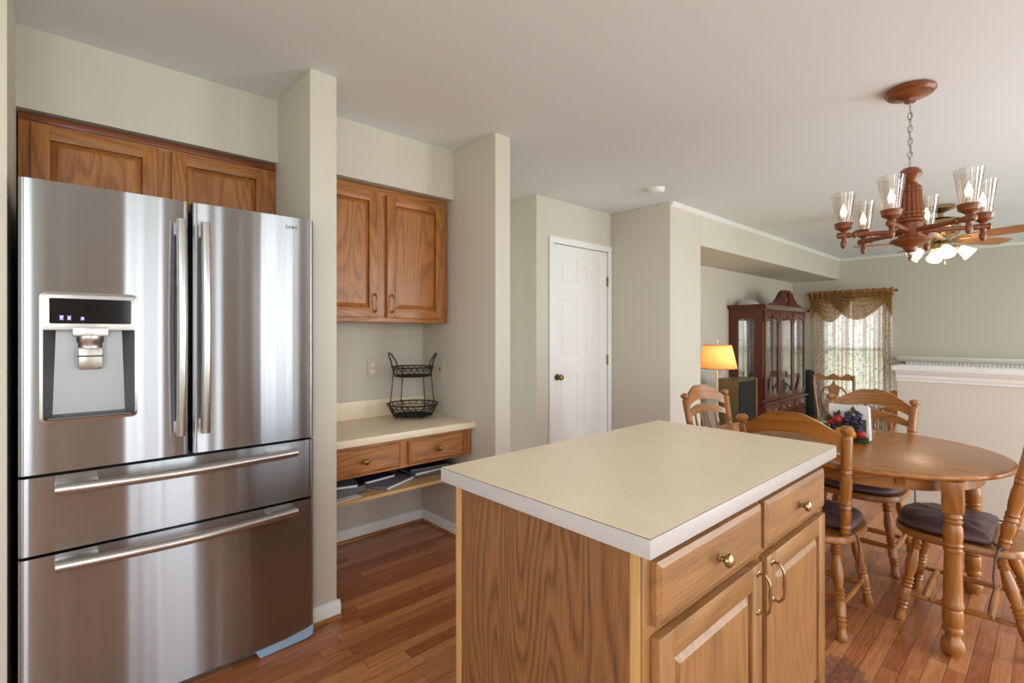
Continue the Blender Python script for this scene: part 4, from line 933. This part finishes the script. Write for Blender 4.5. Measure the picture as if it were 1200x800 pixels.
# slim tower and low dark chest right of the china cabinet
t = thing('tower_speaker', 'slim dark green tower speaker at the right end of the china cabinet', 'speaker', (8.36, 2.55, LOW))
b = B(); b.box(8.30, 8.43, 2.47, 2.63, LOW+.02, .74, .006); b.obj('case', 'teal', t)
b = B(); b.box(8.312, 8.418, 2.462, 2.471, LOW+.06, .72, .003); b.obj('grille', 'speaker', t)
b = B(); b.box(8.27, 8.46, 2.44, 2.66, LOW, LOW+.02, .004); b.obj('plinth', 'speaker', t)
t = thing('side_chest', 'low dark red wooden chest between the tower speaker and the curtain', 'chest', (8.7, 2.75, LOW))
b = B(); b.box(8.48, 8.82, 2.52, 2.94, LOW, .53, .004); b.obj('body', 'che_z', t)
b = B(); b.box(8.465, 8.835, 2.50, 2.945, .53, .555, .006); b.obj('top', 'che_x', t)
for z0, z1 in ((LOW+.06, LOW+.34), (LOW+.36, LOW+.62), (LOW+.64, .51)):
    b = B(); b.box(8.50, 8.80, 2.505, 2.521, z0, z1, .004); dro = b.obj('drawer', 'che_x', t); knob(dro, 8.65, (z0+z1)/2, 2.505, 'brass')

# ------------------------------------------------------------------ curtains at the far window
def drape(name, label, y0, y1, z0, z1, folds, amp, x, mat, grp=None):
    b = B()
    def fn(u, v):
        y = y0+(y1-y0)*u; a = amp*(.55+.45*(1-v))*(sin(2*pi*folds*u)+.35*sin(2*pi*folds*2.3*u+1.3))
        return Vector((x-a-.01, y+.006*sin(9*v+folds*u*2), z0+(z1-z0)*v))
    b.sheet(fn, int(folds*14), 12); tag(b.obj(name, mat, org=(x, (y0+y1)/2, z0), angle=80), label, 'curtain', grp)
drape('sheer_curtain', 'pale floral sheer curtain on the left half of the far window', 2.13, 2.50, LOW+.02, 1.86, 7, .012, 8.965, 'sheer')
drape('sheer_curtain', 'pale floral sheer curtain on the right half of the far window', 1.70, 2.12, LOW+.02, 1.86, 8, .012, 8.965, 'sheer')
drape('side_curtain', 'brown floral curtain panel at the left edge of the far window', 2.47, 2.63, LOW+.02, 1.87, 3, .012, 8.925, 'floral')
drape('side_curtain', 'narrow brown floral curtain panel at the right edge of the far window', 1.62, 1.72, LOW+.02, 1.87, 2, .012, 8.925, 'floral')
t = thing('curtain_valance', 'draped brown patterned swag valance across the top of the far window', 'valance', (8.87, 2.12, 1.88))
b = B(); b.tube([(8.90, 1.57, 1.905), (8.90, 2.68, 1.905)], .012, 10)
for y in (1.56, 2.69): b.ball((8.90, y, 1.905), .022, 10)
b.obj('rod', 'oldbrass', t)
def swag(y0, y1, drop, x, ph):
    b = B()
    def fn(u, v):
        c = sin(pi*u); pl = .016*sin(2*pi*7*v+ph)+.008*sin(2*pi*13*v)
        return Vector((x-.02-.05*c*v-pl*(.25+.75*c), y0+(y1-y0)*u, 1.905-.03*v*(1-c)*2-(.05+drop*c**1.15)*v))
    b.sheet(fn, 26, 40); b.obj('swag', 'swag', t, angle=80)
swag(2.08, 2.66, .40, 8.87, 0); swag(1.60, 2.42, .37, 8.84, 1.1)
def heading(y0, y1):
    b = B(); b.sheet(lambda u, v: Vector((8.865-.014*sin(2*pi*16*u)-.02, y0+(y1-y0)*u, 1.945-.13*v+.008*sin(2*pi*11*u))), 160, 4); b.obj('ruffle', 'swag', t, angle=80)
heading(1.58, 2.68)
def tail(y0, y1, zl):
    b = B(); b.sheet(lambda u, v: Vector((8.875-.018*sin(2*pi*2.5*u)-.01, y0+(y1-y0)*u, 1.91-(1.91-zl)*v*(.5+.5*u))), 30, 8); b.obj('tail', 'swag', t, angle=80)
tail(2.54, 2.655, 1.50); tail(1.69, 1.60, 1.52)

# ------------------------------------------------------------------ mantel on the far wall
t = thing('mantel_shelf', 'white mantel shelf with dentil moulding on the far wall, above the half wall', 'mantel', (8.9, .4, .80))
b = B(); b.box(8.69, 9.0, -1.4, 1.54, .953, .968, .004); b.prism([(9.0, .953), (8.70, .953), (8.71, .935), (8.75, .915), (8.785, .90), (9.0, .90)], lambda x, z, h: Vector((x, h, z)), -1.38, 1.525); b.obj('shelf', 'white', t)
b = B(); b.box(8.82, 9.0, -1.32, 1.44, .70, .90, .002); b.obj('frieze', 'white', t)
b = B()
for k in range(70): y = 1.43-k*.04; b.box(8.785, 8.821, y-.022, y, .850, .893)
o = b.obj('dentils', 'white', t)

# ------------------------------------------------------------------ two formal chairs near the window
def formal_chair(label, x, y, a):
    t = local(thing('shield_back_chair', label, 'chair', (x, y, LOW), 'formal chairs by the window')); t.rotation_euler.z = radians(a)
    b = B(); b.box(-.22, .24, -.25, .25, .40, .455, .02); b.obj('seat_frame', 'tab_y', t)
    b = B(); b.slab(lambda u, v, w: Vector((-.20+.42*u, -.235+.47*v, .455+w*(.012+.045*(sin(pi*u)*sin(pi*v))**.5))), 12, 12); b.obj('seat', 'pale', t)
    for s in (-1, 1):
        b = B(); b.tube([(.20, s*.21, .42), (.225, s*.225, .30), (.205, s*.21, .12), (.225, s*.22, 0)], [.034, .028, .018, .026], 10); b.obj('leg', 'tab_z', t)
        b = B(); b.tube([(-.20, s*.20, .42), (-.22, s*.20, .2), (-.28, s*.20, 0)], [.024, .02, .02], 10); b.obj('leg', 'tab_z', t)
        b = B(); b.tube([(-.20, s*.19, .42), (-.22, s*.205, .60), (-.25, s*.235, .82), (-.285, s*.245, .97), (-.30, s*.24, 1.06)], [.022, .02, .019, .02, .022], 10); b.obj('back_post', 'tab_z', t)
    b = B()
    def fn(u, v, w):
        s = u*2-1; zt = 1.075+.022*cos(3*pi*s)*(abs(s) < .9)+.01; return Vector((-.30-.012*(1-s*s)+(w-.5)*.024, s*.26, 1.015+(zt-1.015)*v))
    b.slab(fn, 30, 2); b.obj('crest_rail', 'tab_y', t)
    b = B()    # pierced splat: vase centre with two hoops
    for s in (-1, 1):
        pts = [Vector((-.215-.075*(z-.5)/.5, s*yy, z)) for yy, z in ((.05, .50), (.12, .60), (.155, .72), (.15, .83), (.10, .91), (.04, .92), (.02, .87))]
        b.tube(pts, .014, 8, flat=.8)
    poly = [(-.03, .47), (-.045, .56), (-.02, .66), (-.035, .76), (-.07, .86), (-.08, .92), (-.03, .95), (0, 1.02), (.03, .95), (.08, .92), (.07, .86), (.035, .76), (.02, .66), (.045, .56), (.03, .47)]
    b.prism(poly, lambda y, z, h: Vector((-.20-.085*(z-.45)/.5+h, y, z)), -.01, .01); b.obj('splat', 'tab_z', t)
    return t
formal_chair('carved shield back wooden chair before the window, left of the dining chairs', 8.0, 2.08, 200)
formal_chair('carved wooden chair by the window, mostly hidden behind the far dining chair', 6.0, 1.20, 165)
